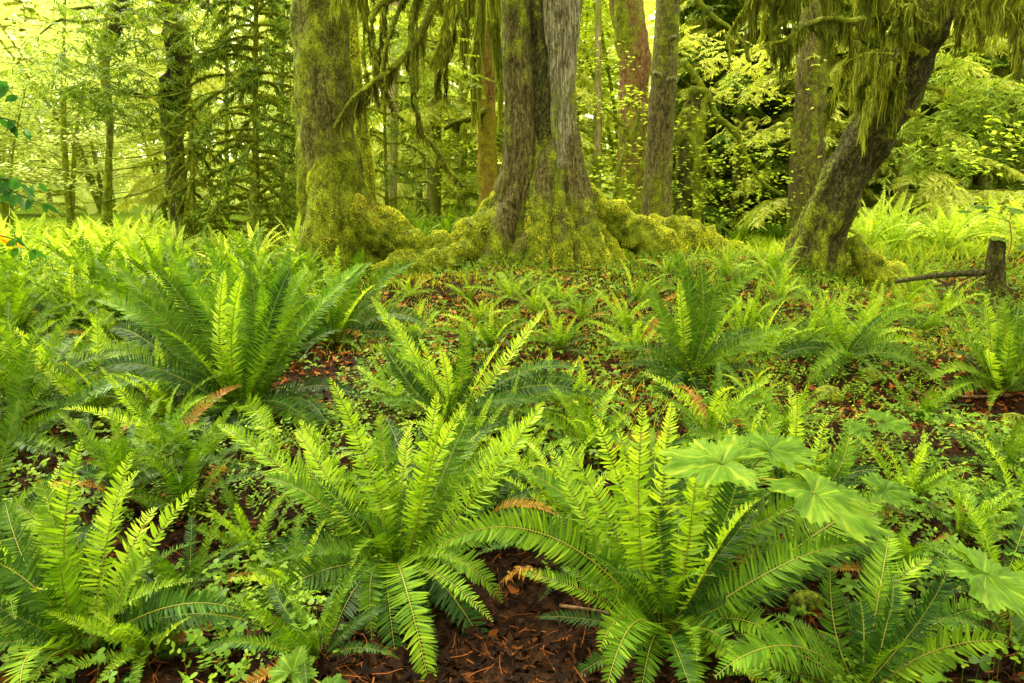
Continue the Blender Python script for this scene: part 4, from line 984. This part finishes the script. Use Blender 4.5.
hero_fern(H1, [(678, 278, yH + .1, .02, 'young', .1), (700, 262, yH + .3, .02, 'mature'), (722, 268, yH + .2, .03, 'mature'), (762, 268, yH + .3, .10, 'mature', -.3), (742, 300, yH - .1, .08, 'young', -.3), (608, 350, yH + .1, .22, 'mature', .3), (655, 300, yH + .3, .06, 'mature', .2), (720, 440, yH - .5, .3, 'old', -.2), (625, 395, yH - .1, .25, 'old', .3), (785, 330, yH - .1, .15, 'mature', -.3), (650, 440, yH - .5, .3, 'mature')],
    'upright fern before the mossy mound, right of centre', 208, fill=7, fsize=.7)
I1 = G(845, 362); yI = I1[1]
hero_fern(I1, [(800, 283, yI + .1, .04, 'young', .2), (822, 290, yI, .03, 'young', .1), (850, 282, yI + .1, .02, 'young'), (878, 298, yI + .1, .06, 'young', -.3), (905, 310, yI, .12, 'mature', -.3), (948, 392, yI - .4, .28, 'mature', -.3), (786, 330, yI - .1, .12, 'mature', .3), (832, 300, yI + .3, .03, 'mature'), (775, 360, yI - .3, .2, 'old', .3), (800, 400, yI - .5, .25, 'mature', .2), (920, 345, yI, .2, 'young', -.3)],
    'broad bright fern below the leaning tree', 209, fill=6, fsize=.6)
J1 = G(1000, 395); yJ = J1[1]
hero_fern(J1, [(985, 295, yJ + .1, .03, 'young', .1), (1003, 300, yJ, .02, 'mature'), (945, 320, yJ + .1, .12, 'mature', .3), (1030, 300, yJ + .1, .06, 'mature', -.2), (960, 305, yJ + .2, .06, 'young', .2), (1045, 350, yJ, .15, 'mature', -.2), (930, 380, yJ - .2, .25, 'mature', .3), (1010, 330, yJ - .2, .05, 'young')], 'upright fern at the right edge above the dark hollow', 210, fill=8, fsize=.65)
K1 = G(800, 505); yK = K1[1]
hero_fern(K1, [(797, 392, yK + .05, .02, 'young', 0), (828, 415, yK - .05, .02, 'young', 0), (765, 410, yK + .2, .04, 'young', .2), (850, 425, yK + .1, .06, 'mature', -.2), (745, 470, yK - .1, .12, 'mature', .3), (880, 470, yK - .1, .15, 'old', -.3), (690, 435, yK + .1, .2, 'mature', .3), (730, 400, yK + .3, .1, 'mature', .3)], 'fern with narrow upright fronds in the middle of the right slope', 211, fill=7, fsize=.5, width=.065)
L1 = G(860, 700); yL = L1[1]
hero_fern(L1, [(735, 672, yL - .1, .25, 'mature', .2), (952, 650, yL + .1, .2, 'young', -.2), (930, 560, yL + .5, .12, 'young', -.3), (890, 530, yL + .6, .08, 'mature', -.2), (830, 570, yL + .3, .08, 'mature', .2), (990, 610, yL + .3, .15, 'mature', -.3), (860, 600, yL + .2, .1, 'old')], 'fern with drooping pale fronds in the lower right corner', 212, fill=6, fsize=.55)
N1 = G(420, 232); 

# other ferns on the slope, each placed where the photograph shows one
P2 = [
 (40, 415, .95, 'old', 'dark fern in the crowd at the left edge, beside the largest fern'), (8, 455, .9, 'old', 'dark low fern at the far left edge'),
 (80, 335, .95, 'mature', 'full fern behind and left of the largest fern'), (20, 345, .9, 'mature', 'green fern at the left edge below the meadow'),
 (130, 500, .6, 'old', 'low dark fern under the arching fronds at left'),
 (590, 455, .55, 'mature', 'small fern in the grass between the foreground ferns'),
 (560, 350, .5, 'mature', 'small fern on the brown slope under the fused trunks'), (625, 330, .5, 'young', 'small pale fern on the slope right of the fused trunks'),
 (745, 345, .6, 'mature', 'fern between the two upright ferns of the right slope'),
 (780, 300, .5, 'young', 'small bright fern left of the leaning tree foot'), (915, 425, .45, 'old', 'small low fern on the bank of the dark hollow'),
 (720, 560, .55, 'old', 'dark fern behind the broad leaved plant'), (875, 585, .5, 'old', 'dark fern below the broad leaves'),
 (960, 540, .4, 'mature', 'small fern in the herbs at the right'), (905, 505, .4, 'mature', 'small upright fern right of the broad leaves'), (320, 660, .42, 'old', 'small dark fern at the bottom left of centre'),
 (580, 560, .5, 'old', 'dark fern between the two bright foreground ferns'), (1010, 650, .5, 'old', 'dark fern in the lower right corner'),
 (735, 480, .5, 'mature', 'fern behind the tallest foreground fronds at right'), (480, 520, .45, 'old', 'low dark fern behind the centre foreground fern'),
 (215, 350, .9, 'mature', 'fern standing close behind the largest fern'), (655, 480, .45, 'mature', 'fern half hidden behind the tall fresh fronds'),
 (300, 600, .4, 'mature', 'small fern between the two foreground ferns at left'), (190, 600, .42, 'old', 'small dark fern among herbs at lower left'), (150, 660, .4, 'mature', 'small fern in the bottom left litter'),
 (1000, 470, .4, 'old', 'small fern beside the low stump at the right edge'), (270, 310, .7, 'mature', 'fern between the largest fern and the big olive trunk'),
]
for k, (px, py, sz, stl, lab) in enumerate(P2):
    p = G(px, py); fern(p[0], p[1], sz, lab, None, 400 + k * 3, 16 if sz < .6 else 20, stl, .55)

rs = R(777); done = []
hero_xy = [(o.location.x, o.location.y) for o in bpy.data.objects if o.name.startswith('sword_fern')]
for k in range(1200):
    y = rs.uniform(2.4, 8.6); x = rs.uniform(-.82, .85) * y
    if len(done) >= 84: break
    if y < 2.9 and abs(x) < .9: continue
    if -.28 * y < x < .2 * y and y > 7.4: continue
    if any((x - a) ** 2 + (y - b) ** 2 < (.11 if y < 4.5 else .17) for a, b in hero_xy + done): continue
    if abs(x / y - .71) < .07 and y > 5.8 or abs(x / y - .46) < .07 and y > 7.2: continue
    if ((x - 3.1) / 1.1) ** 2 + ((y - 4.9) / .5) ** 2 < 1: continue
    done.append((x, y)); left = x < -.2 * y; mid = not left and x < .2 * y; near = y < 4.2
    side = 'left' if left else 'middle' if mid else 'right'
    fern(x, y, rs.uniform(.38, .62) * (1.35 if left and not near else 1), 'small sword fern between the big ferns, %s %s' % ('in the foreground' if near else 'up the slope', {'left': 'at left', 'middle': 'in the middle', 'right': 'at right'}[side]),
         'small ferns of the %s %s' % (side, 'foreground' if near else 'slope'), 3000 + k, 13, ('mature', 'young', 'old')[rs.randint(3)] if near else ('mature', 'young')[rs.randint(2)], .5)

# meadow ferns in rows of distance, low detail, shared meshes
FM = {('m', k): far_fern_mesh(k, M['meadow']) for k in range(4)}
FM.update({('g', k): far_fern_mesh(10 + k, M['mature']) for k in range(4)})
rs = R(4242)
def meadow(n, t0, t1, y0, y1, key, group, label, s0=.7, s1=1.1, mind=.35):
    placed = []
    for _ in range(n * 40):
        if len(placed) >= n: break
        y = y0 + (y1 - y0) * rs.rand() ** .8; x = rs.uniform(t0, t1) * y
        if any((x - a) ** 2 + (y - b) ** 2 < mind for a, b in placed): continue
        if abs(x / y - .70) < .09 and y < 9.6 or abs(x / y - .46) < .10 and y < 9.6: continue
        placed.append((x, y)); o = bpy.data.objects.new('sword_fern', FM[(key, rs.randint(4))]); COL.objects.link(o)
        o.location = ground(x, y, .0); s = rs.uniform(s0, s1); o.scale = (s, s, s * rs.uniform(.85, 1.1)); o.rotation_euler = (rs.normal(0, .06), rs.normal(0, .06), rs.rand() * 6.28)
        tag(o, label, 'fern', group)
meadow(26, -.80, -.30, 6.0, 8.6, 'g', 'ferns in front of the left meadow', 'green fern in the dense drift before the pale meadow at left', .7, 1.0, .30)
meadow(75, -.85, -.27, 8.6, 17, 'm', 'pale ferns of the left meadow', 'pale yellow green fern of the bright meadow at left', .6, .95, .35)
meadow(16, -.2, -.05, 12.5, 17, 'g', 'ferns behind the log between the big trunks', 'green fern standing behind the mossy log between the big trunks', .7, 1.0, .35)
meadow(16, .12, .48, 12.5, 18, 'g', 'ferns behind the mossy mound', 'green fern in the undergrowth behind the mossy mound', .6, .9, .5)
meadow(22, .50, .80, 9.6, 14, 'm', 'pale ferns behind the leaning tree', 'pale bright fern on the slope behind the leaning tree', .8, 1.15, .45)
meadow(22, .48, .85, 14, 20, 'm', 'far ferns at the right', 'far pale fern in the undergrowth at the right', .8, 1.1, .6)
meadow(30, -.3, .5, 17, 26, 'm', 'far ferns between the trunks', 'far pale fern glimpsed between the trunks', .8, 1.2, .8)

# ------------------------------------------------------------------ broad lobed leaves
def lobed_leaf(g, c, size, tilt_dir, tilt, az, rs, lobes=7, mat=0, cup=.12):
    size = size * .92
    """palmate toothed leaf; lies roughly level, tilted towards tilt_dir"""
    nt_, nr = 169, 9; th = np.linspace(-PI * .93, PI * .93, nt_)
    lc = np.linspace(-PI * .74, PI * .74, lobes)
    d = np.abs(th[:, None] - lc[None]).min(1); k = np.abs(th[:, None] - lc[None]).argmin(1)
    hw = PI * .74 / (lobes - 1); d = d * (1 + .15 * np.sin(th * 5)); m = 1 - d / hw
    lobel = 1 - .28 * (np.abs(lc[k]) / PI) ** 1.2
    r = (.70 + .30 * np.clip(m, 0, 1) ** .8) * lobel * (1 + .08 * np.sin(th * 3 + rs.rand() * 6))
    r = r * (1 + .055 * ((np.arange(nt_) % 4 < 2) * 2 - 1)); r = r * (1 - .75 * sstep(PI * .84, PI * .93, np.abs(th)))
    rad = np.linspace(0, 1, nr)[:, None]
    X = np.cos(th)[None] * r[None] * rad * size; Y_ = np.sin(th)[None] * r[None] * rad * size
    Z = size * (cup * (rad ** 1.2) * (.5 + .9 * (1 - np.clip(m, 0, 1))[None]) * .7 - .14 * rad ** 2 * (.6 + .4 * np.cos(th * 1.0)[None]))
    Z = Z + size * .06 * fbm(X / size * 4 + rs.rand() * 9, Y_ / size * 4, seed=4, o=2) + size * .012 * np.cos(rad * 22 + m[None] * 3)
    V = np.stack([X, Y_, Z], -1).reshape(-1, 3)
    ca, sa = math.cos(az), math.sin(az); V = V @ np.array([[ca, -sa, 0], [sa, ca, 0], [0, 0, 1]]).T
    ax = np.array([-math.sin(tilt_dir), math.cos(tilt_dir), 0]); c_, s_ = math.cos(tilt), math.sin(tilt)
    V = V * c_ + np.cross(ax, V) * s_ + ax * (V @ ax)[:, None] * (1 - c_)
    idx = np.arange(nt_ * nr).reshape(nr, nt_); f = np.stack([idx[:-1, :-1], idx[:-1, 1:], idx[1:, 1:], idx[1:, :-1]], -1).reshape(-1, 4)
    ti = np.clip(.45 + .4 * (np.exp(-(d[None] / .05) ** 2) * (rad < .9)) + .12 * fbm(X / size * 6, Y_ / size * 6, seed=8, o=2) - .15 * (1 - rad) + .16 * (np.cos((rad * 1.0 + d[None] * 1.2) * 42) > .80) - .06, 0, 1)
    g.add(V + c, f, ti.ravel(), mat)

def broad_plant(foot, leaves, label, seed, name='devils_club'):
    rs = R(seed); root = empty(name, foot, label, 'plant'); b = np.array(foot)
    gs = Geo(); zt = max(at(*l[:3])[2] for l in leaves) - .12
    topp = b * [1, 1, 0] + [0, 0, max(b[2] + .1, zt - .1)]
    top = topp + [rs.normal(0, .05), 0, 0]
    tube(gs, [b + [0, 0, -.03], (b + top) / 2 + [rs.normal(0, .03), 0, 0], top], [.014, .011, .008], 8, 30, .003, 30, seed=seed, tint=.9)
    finish(root, [('stem', gs, M['rachis'])])
    for (px, py, Y, size, az, td, tl) in leaves:
        g = Geo(); c = at(px, py, Y); lobed_leaf(g, c, size, td, tl, az, rs)
        gp_ = Geo(); tube(gp_, [top, (top + c) / 2 + [0, 0, .02], c - [0, 0, .004]], [.005, .004, .003], 6, 14, seed=seed, tint=.6)
        o = shift(g, b).build('leaf', M['club'], root); shift(gp_, b).build('stalk', M['rachis'], o)
    return root
ft = G(735, 600)
broad_plant(ft, [(722, 462, ft[1] - .35, .24, 2.6, 4.5, .12), (815, 492, ft[1] - .45, .26, -.5, 5.9, .30), (770, 450, ft[1] - .05, .22, .8, 4.8, .1), (850, 515, ft[1] - .3, .17, -.4, 6.0, .3)],
    'broad leaved plant with large lobed pale green leaves, right of centre', 501)
ft = G(1000, 640)
broad_plant(ft, [(985, 575, ft[1] - .3, .23, -.6, 5.7, .3), (1030, 620, ft[1] - .3, .17, -.2, 5.8, .3)], 'large lobed leaf cut by the lower right edge', 502)
ft = G(878, 455)
broad_plant(ft, [(885, 422, ft[1] - .1, .17, .2, 4.7, .25), (862, 430, ft[1] - .2, .12, 2.5, 4.7, .3)], 'low lobed plant beside the dark hollow', 503)
ft = G(870, 525)
broad_plant(ft, [(885, 490, ft[1] - .15, .15, .0, 4.9, .3)], 'single lobed leaf above the herbs at right', 507)
ft = G(298, 700)
broad_plant(ft, [(292, 672, ft[1] - .05, .10, 1.5, 4.7, .35), (330, 690, ft[1] - .1, .07, -.3, 4.7, .3)], 'small bright lobed leaves at the bottom edge', 504)
ft = G(45, 570)
broad_plant(ft, [(38, 530, ft[1] - .1, .10, 1.2, 4.7, .3), (90, 535, ft[1] + .1, .09, 0, 4.7, .3)], 'small lobed leaves behind the lower left fern', 505)
ft = G(1005, 262)
broad_plant(ft, [(1012, 210, 8.0, .16, 0, 4.7, .3), (985, 208, 8.0, .14, 2, 4.7, .3), (965, 212, 8.1, .10, 2, 4.7, .3), (1000, 240, 7.9, .15, 1, 4.7, .3), (1022, 248, 8.0, .13, 0, 4.7, .3)], 'leafy shrub with tiered leaves around the dark stump at right', 506)

# dark shrub twigs reaching in at the left edge
def edge_shrub():
    b = ground(-2.9, 3.2); root = empty('edge_shrub', b, 'dark green leafy shrub twigs reaching in at the left edge', 'shrub')
    g, gl, go = Geo(), Geo(), Geo(); rs = R(61); Y = 3.6
    tw = [[(-70, 60), (-20, 80), (10, 86), (14, 96)], [(-70, 130), (-10, 118), (12, 120), (25, 130)], [(-70, 160), (-20, 176), (15, 180), (36, 184)], [(-70, 180), (0, 186), (22, 196), (42, 204)], [(-70, 250), (-20, 235), (10, 238), (30, 250)]]
    for k, pts in enumerate(tw):
        C = pxpath(pts, Y); tube(g, np.concatenate([[b + [0, 0, .3 + .3 * k]], C]), [.012, .008, .005, .003, .002], 5, 30, .002, seed=k, tint=.2)
        Cr = resample(C, 12)
        for i in range(4, 12):
            for _ in range(2):
                P = Cr[i] + rs.normal(0, .012, 3); a = rs.rand() * 6.28; D = unit(np.array([math.cos(a), .5 * math.sin(a), -rs.uniform(.1, 1)])); S = unit(np.cross(D, [0, 1., .4]))
                tgt = go if (k == 4 and i < 9) else gl
                blades(tgt, P[None], D[None], S[None], rs.uniform(.05, .085), rs.uniform(.014, .02), [(0, .15), (.25, .85), (.5, 1), (.75, .7), (1, .05)], 3, fold=.2, droop=.2, tint=rs.rand())
    finish(root, [('stem', g, M['bark_dark']), ('foliage', gl, M['darkleaf']), ('foliage', go, M['orange'])])
edge_shrub()

# ------------------------------------------------------------------ small growth and litter, nothing one could count
def scatter(n, y0, y1, rs, tmax=.85, pw=1.):
    y = y0 + (y1 - y0) * rs.rand(n) ** pw; x = rs.uniform(-tmax, tmax, n) * (y + .6); return x, y
def litter():
    rs = R(71); g = Geo()
    x, y = scatter(30000, 1.3, 11.5, rs, pw=1.1); k = rs.rand(len(x)) < np.clip(.9 - green(x, y) * .9, .12, 1); x, y = x[k], y[k]; n = len(x)
    sc = rs.uniform(.35, 1.15, n); P = np.stack([x, y, H(x, y) + .010 + rs.rand(n) * .02], 1); az = rs.rand(n) * 6.28
    D = unit(np.stack([np.cos(az), np.sin(az), rs.normal(0, .3, n)], 1)); S = unit(np.cross(np.stack([rs.normal(0, .35, n), rs.normal(0, .35, n), np.ones(n)], 1), D))
    ti = np.clip(rs.normal(.10, .20, n) + .68 * sstep(2.8, 6, y), 0, 1)
    for off, m_ in ((-1.0, .7), (0, 1), (1.0, .7)):
        c, s = math.cos(off), math.sin(off)
        blades(g, P, D * c + S * s, S * c - D * s, .048 * sc * m_, .015 * sc, [(0, .5), (.45, 1), (1, .08)], curl=rs.normal(.1, .35, n), tint=ti)
    # needles and bits of twig
    x, y = scatter(26000, 1.3, 8, rs); n = len(x); P = np.stack([x, y, H(x, y) + .012 + rs.rand(n) * .02], 1); az = rs.rand(n) * 6.28
    D = unit(np.stack([np.cos(az), np.sin(az), rs.normal(0, .2, n)], 1)); S = unit(np.cross(D, [0, 0, 1.]))
    blades(g, P, D, S, rs.uniform(.02, .11, n), rs.uniform(.0012, .003, n), [(0, 1), (.5, .9), (1, .6)], curl=rs.normal(0, .3, n), sweep=rs.normal(0, .25, n), tint=rs.rand(n) * .75)
    tag(g.build('leaf_litter', M['litter']), 'fallen red brown leaves and twigs covering the forest floor', 'leaf litter', kind='stuff')
litter()
def herbs():
    rs = R(72); g = Geo()
    x, y = scatter(26000, 1.5, 11, rs, pw=.9)
    pat = .28 + 1.0 * fbm(x * 1.3, y * 1.3, seed=31, o=2) + .35 * sstep(1.4, 2.6, x) * (1 - sstep(4.6, 5.4, y)) + .30 * sstep(4.5, 6.5, y) + .25 * np.exp(-((x + 1.3) / .5) ** 2 - ((y - 2.7) / .4) ** 2)
    hollow = np.exp(-((x - 3.1) / 1.) ** 2 - ((y - 4.9) / .5) ** 2) + 1.2 * np.exp(-((x - .1) / .4) ** 2 - ((y - 2.2) / .5) ** 2)
    k = rs.rand(len(x)) < np.clip(pat - hollow, .0, 1) * .9; x, y = x[k], y[k]; n = len(x)
    hgt = rs.uniform(.03, .14, n); P = np.stack([x, y, H(x, y) + hgt], 1); az = rs.rand(n) * 6.28; sz = rs.uniform(.35, 1.0, n)
    ti = np.clip(rs.normal(.5, .18, n), 0, 1); tn = np.stack([rs.normal(0, .3, n), rs.normal(-.15, .3, n), np.ones(n)], 1)
    for q in range(3):
        a = az + q * 2.1 + rs.normal(0, .2, n); D = np.stack([np.cos(a), np.sin(a), np.zeros(n)], 1); D = unit(D - tn * (np.sum(D * tn, 1) / np.sum(tn * tn, 1))[:, None]); S = unit(np.cross(tn, D))
        blades(g, P, D, S, .036 * sz, .014 * sz, [(0, .2), (.35, .9), (.7, 1), (.92, .6), (1, .15)], curl=-.15, tint=ti)
    st = np.stack([rs.normal(0, .1, n), rs.normal(0, .1, n), -np.ones(n)], 1)
    blades(g, P, unit(st), np.array([1., 0, 0]), hgt, .001, [(0, 1), (1, 1)], tint=.3)
    # second layer: little upright sprigs with paired leaflets
    x, y = scatter(19000, 2., 11, rs, pw=.8); k = fbm(x * 1.1 + 5, y * 1.1, seed=37, o=2) > -.15; x, y = x[k], y[k]; n = len(x)
    B0 = np.stack([x, y, H(x, y)], 1); az = rs.rand(n) * 6.28; ln = rs.uniform(.08, .2, n); Dm = unit(np.stack([np.cos(az) * .6, np.sin(az) * .6, np.ones(n)], 1)); sd = unit(np.cross(Dm, [0, 0, 1.]))
    for q in range(5):
        for sg in (-1, 1):
            D = unit(Dm * .4 + sd * sg + rs.normal(0, .2, (n, 3))); S = unit(np.cross(D, rs.normal(0, .3, (n, 3)) + [0, 0, 1.]))
            blades(g, B0 + Dm * (ln * (.3 + .16 * q))[:, None], D, S, .026 * rs.uniform(.6, 1.2, n), .007, [(0, .3), (.5, 1), (1, .1)], tint=np.clip(rs.normal(.6, .15, n), 0, 1))
    tag(g.build('ground_herbs', M['herb']), 'low clover like herbs and seedlings carpeting the forest floor', 'ground cover', kind='stuff')
herbs()
def grass():
    rs = R(73); g = Geo()
    x, y = scatter(46000, 3., 12, rs, pw=.9); w = .55 * sstep(4, 7, y) + .9 * np.exp(-((x - .6) / .9) ** 2 - ((y - 4.4) / .6) ** 2) + .35 * np.exp(-((x - 2.3) / .7) ** 2 - ((y - 3.6) / .7) ** 2) + .4 * fbm(x * 1.5, y * 1.5, seed=41, o=2)
    k = rs.rand(len(x)) < np.clip(w, 0, 1); x, y = x[k], y[k]; n = len(x); P = np.stack([x, y, H(x, y) - .005], 1); az = rs.rand(n) * 6.28
    D = unit(np.stack([np.cos(az) * .45, np.sin(az) * .45, np.ones(n)], 1)); S = unit(np.cross(D, rs.normal(0, 1, (n, 3))))
    blades(g, P, D, S, rs.uniform(.06, .22, n), rs.uniform(.002, .0045, n), [(0, 1), (.4, .9), (.75, .6), (1, .05)], droop=rs.uniform(.2, .9, n), tint=np.clip(rs.normal(.5, .2, n), 0, 1))
    # meadow grass between the far ferns
    x, y = scatter(34000, 9.5, 26, rs, pw=1.); k = (np.abs(x - 0) > 0); n = len(x); P = np.stack([x, y, H(x, y) - .01], 1); az = rs.rand(n) * 6.28
    D = unit(np.stack([np.cos(az) * .5, np.sin(az) * .5, np.ones(n)], 1)); S = unit(np.cross(D, rs.normal(0, 1, (n, 3))))
    blades(g, P, D, S, rs.uniform(.12, .45, n), rs.uniform(.008, .018, n), [(0, 1), (.5, .9), (1, .1)], droop=rs.uniform(.1, .6, n), tint=np.clip(rs.normal(.65, .2, n), 0, 1))
    tag(g.build('grass', M['grass']), 'fine green grass on the slope and in the meadow', 'grass', kind='stuff')
grass()
def floor_moss():
    rs = R(74); g = Geo(); x, y = scatter(110000, 5., 12.5, rs, pw=.85)
    w = .05 + .45 * sstep(6.5, 9.6, y) + .9 * fbm(x * 1.2, y * 1.2, seed=51, o=3) + .3 * sstep(2, 4, x) * sstep(6, 8, y); k = rs.rand(len(x)) < np.clip(w, 0, 1); x, y = x[k], y[k]; n = len(x)
    P = np.stack([x, y, H(x, y) - .004], 1); D = unit(rs.normal(0, .5, (n, 3)) + [0, 0, 1]); S = unit(np.cross(D, rs.normal(0, 1, (n, 3)))); L = rs.uniform(.02, .05, n)
    blades(g, P, D, S, L, L * .25, [(0, 1), (.5, .85), (1, .15)], tint=np.clip(.55 + .25 * fbm(x * 4, y * 4, seed=9, o=2) + rs.normal(0, .12, n), 0, 1))
    tag(g.build('moss_carpet', M['moss']), 'yellow green moss carpeting the ground around the trees', 'moss', kind='stuff')
floor_moss()

# fallen twigs and dead fronds one can pick out
def stick(pts, r, label, mat='wood', name='fallen_stick', tint=.3):
    C = np.array([gp(a, b) + [0, 0, dz] for a, b, dz in pts]); g = Geo()
    tube(g, C, np.linspace(r, r * .4, len(C)), 7, 30, r * .35, 14, seed=int(pts[0][0]), tint=tint)
    tag(g.build(name, M[mat]), label, 'stick')
stick([(905, 375, .03), (880, 378, .04), (850, 372, .04)], .02, 'short broken stick above the dark hollow')
stick([(935, 405, .02), (910, 395, .05), (885, 380, .03)], .015, 'thin stick lying across the dark hollow')
stick([(1010, 400, .04), (975, 402, .04), (940, 398, .03)], .018, 'brown stick under the fern at the right edge')
stick([(760, 425, .02), (735, 410, .06), (700, 392, .05)], .012, 'pale thin stick under the upright fern right of centre')
stick([(560, 610, .02), (610, 625, .05), (660, 640, .03)], .008, 'thin twig in the dark litter at the bottom centre')
stick([(100, 640, .02), (160, 610, .05), (230, 575, .04)], .009, 'thin twig between the herbs at lower left')
stick([(480, 318, .03), (520, 312, .05), (560, 318, .03)], .012, 'reddish twig on the slope under the fused trunks')
def dead_frond(px, py, px2, py2, label, seed):
    rs = R(seed); a = gp(px, py) + [0, 0, .04]; b = gp(px2, py2) + [0, 0, .05]; t = np.linspace(0, 1, 30)[:, None]
    C = a * (1 - t) + b * t + np.array([0, 0, 1]) * (.12 * np.sin(t * PI)); s0 = unit(np.cross(b - a, [0, 0, 1.])); g = Geo()
    frond(g, C, s0, 30, .05, 1, rs, crinkle=.7, lift=-.4); tag(g.build('dead_frond', [M['dead'], M['wood']]), label, 'dead frond')
dead_frond(560, 600, 490, 605, 'withered yellow frond under the centre foreground fern', 601)
dead_frond(205, 515, 230, 480, 'withered orange frond among herbs at lower left', 602)
dead_frond(375, 350, 330, 345, 'dead orange frond beside the bright upright fern', 603)
dead_frond(720, 640, 760, 560, 'withered frond inside the tall fresh foreground fern', 604)
dead_frond(905, 520, 850, 560, 'dead yellow frond in the herbs at the right', 605)

# ------------------------------------------------------------------ light, sky, camera
SUN_EL, SUN_AZ = math.radians(50), math.radians(-40)      # azimuth from +Y towards +X
w = bpy.data.worlds.new('World'); SC.world = w; w.use_nodes = True; nt = w.node_tree
bg = nt.nodes['Background']; sky = nt.nodes.new('ShaderNodeTexSky'); sky.sky_type = 'NISHITA'; sky.sun_disc = False
sky.sun_elevation = SUN_EL; sky.sun_rotation = SUN_AZ; sky.air_density = 1.; sky.dust_density = 4.
mx = nt.nodes.new('ShaderNodeMix'); mx.data_type = 'RGBA'; mx.inputs['Factor'].default_value = .80
nt.links.new(sky.outputs[0], mx.inputs['A']); mx.inputs['B'].default_value = (37., 37., 24., 1)   # bright cloud seen through canopy
tcw = nt.nodes.new('ShaderNodeTexCoord'); vd = nt.nodes.new('ShaderNodeVectorMath'); vd.operation = 'DOT_PRODUCT'; vd.inputs[1].default_value = (-.30, .75, .60)
nt.links.new(tcw.outputs['Generated'], vd.inputs[0]); gr_ = ramp(nt, [(0, (.16, .16, .13)), (.30, (.38, .38, .33)), (.62, (.85, .85, .78)), (1, (1.6, 1.56, 1.35))])  # sky shaped for backlight: dimmed behind the camera, raised ahead
rm = nt.nodes.new('ShaderNodeMapRange'); rm.inputs['From Min'].default_value = -1; nt.links.new(vd.outputs['Value'], rm.inputs['Value']); nt.links.new(rm.outputs['Result'], gr_.inputs[0])
mw = nt.nodes.new('ShaderNodeMix'); mw.data_type = 'RGBA'; mw.blend_type = 'MULTIPLY'; mw.inputs['Factor'].default_value = 1
nt.links.new(mx.outputs['Result'], mw.inputs['A']); nt.links.new(gr_.outputs[0], mw.inputs['B']); nt.links.new(mw.outputs['Result'], bg.inputs['Color']); bg.inputs['Strength'].default_value = .15
sl = bpy.data.lights.new('sun', 'SUN'); sl.energy = 5.0; sl.angle = math.radians(12); sl.color = (1, .95, .78)
so = bpy.data.objects.new('sun', sl); COL.objects.link(so)
d = Vector((math.sin(SUN_AZ) * math.cos(SUN_EL), math.cos(SUN_AZ) * math.cos(SUN_EL), math.sin(SUN_EL)))
so.rotation_euler = d.to_track_quat('Z', 'Y').to_euler(); so.location = d * 40
cam = bpy.data.cameras.new('camera'); cam.lens = 24.0 * (1024 / 1024) * 683 / 682.667; cam.sensor_width = 36; cam.clip_end = 400; cam.clip_start = .02
co = bpy.data.objects.new('camera', cam); COL.objects.link(co); co.location = (0, 0, CAMZ); co.rotation_euler = (PI / 2 - PITCH, 0, 0)
SC.camera = co
SC.view_settings.view_transform = 'Standard'; SC.view_settings.look = 'None'; SC.view_settings.exposure = 0
c = SC.cycles; c.use_adaptive_sampling = True; c.adaptive_threshold = .015; c.max_bounces = 6; c.diffuse_bounces = 3; c.glossy_bounces = 2; c.transmission_bounces = 3; c.transparent_max_bounces = 2
c.use_denoising = True; c.sample_clamp_indirect = 6; c.caustics_reflective = False; c.caustics_refractive = False
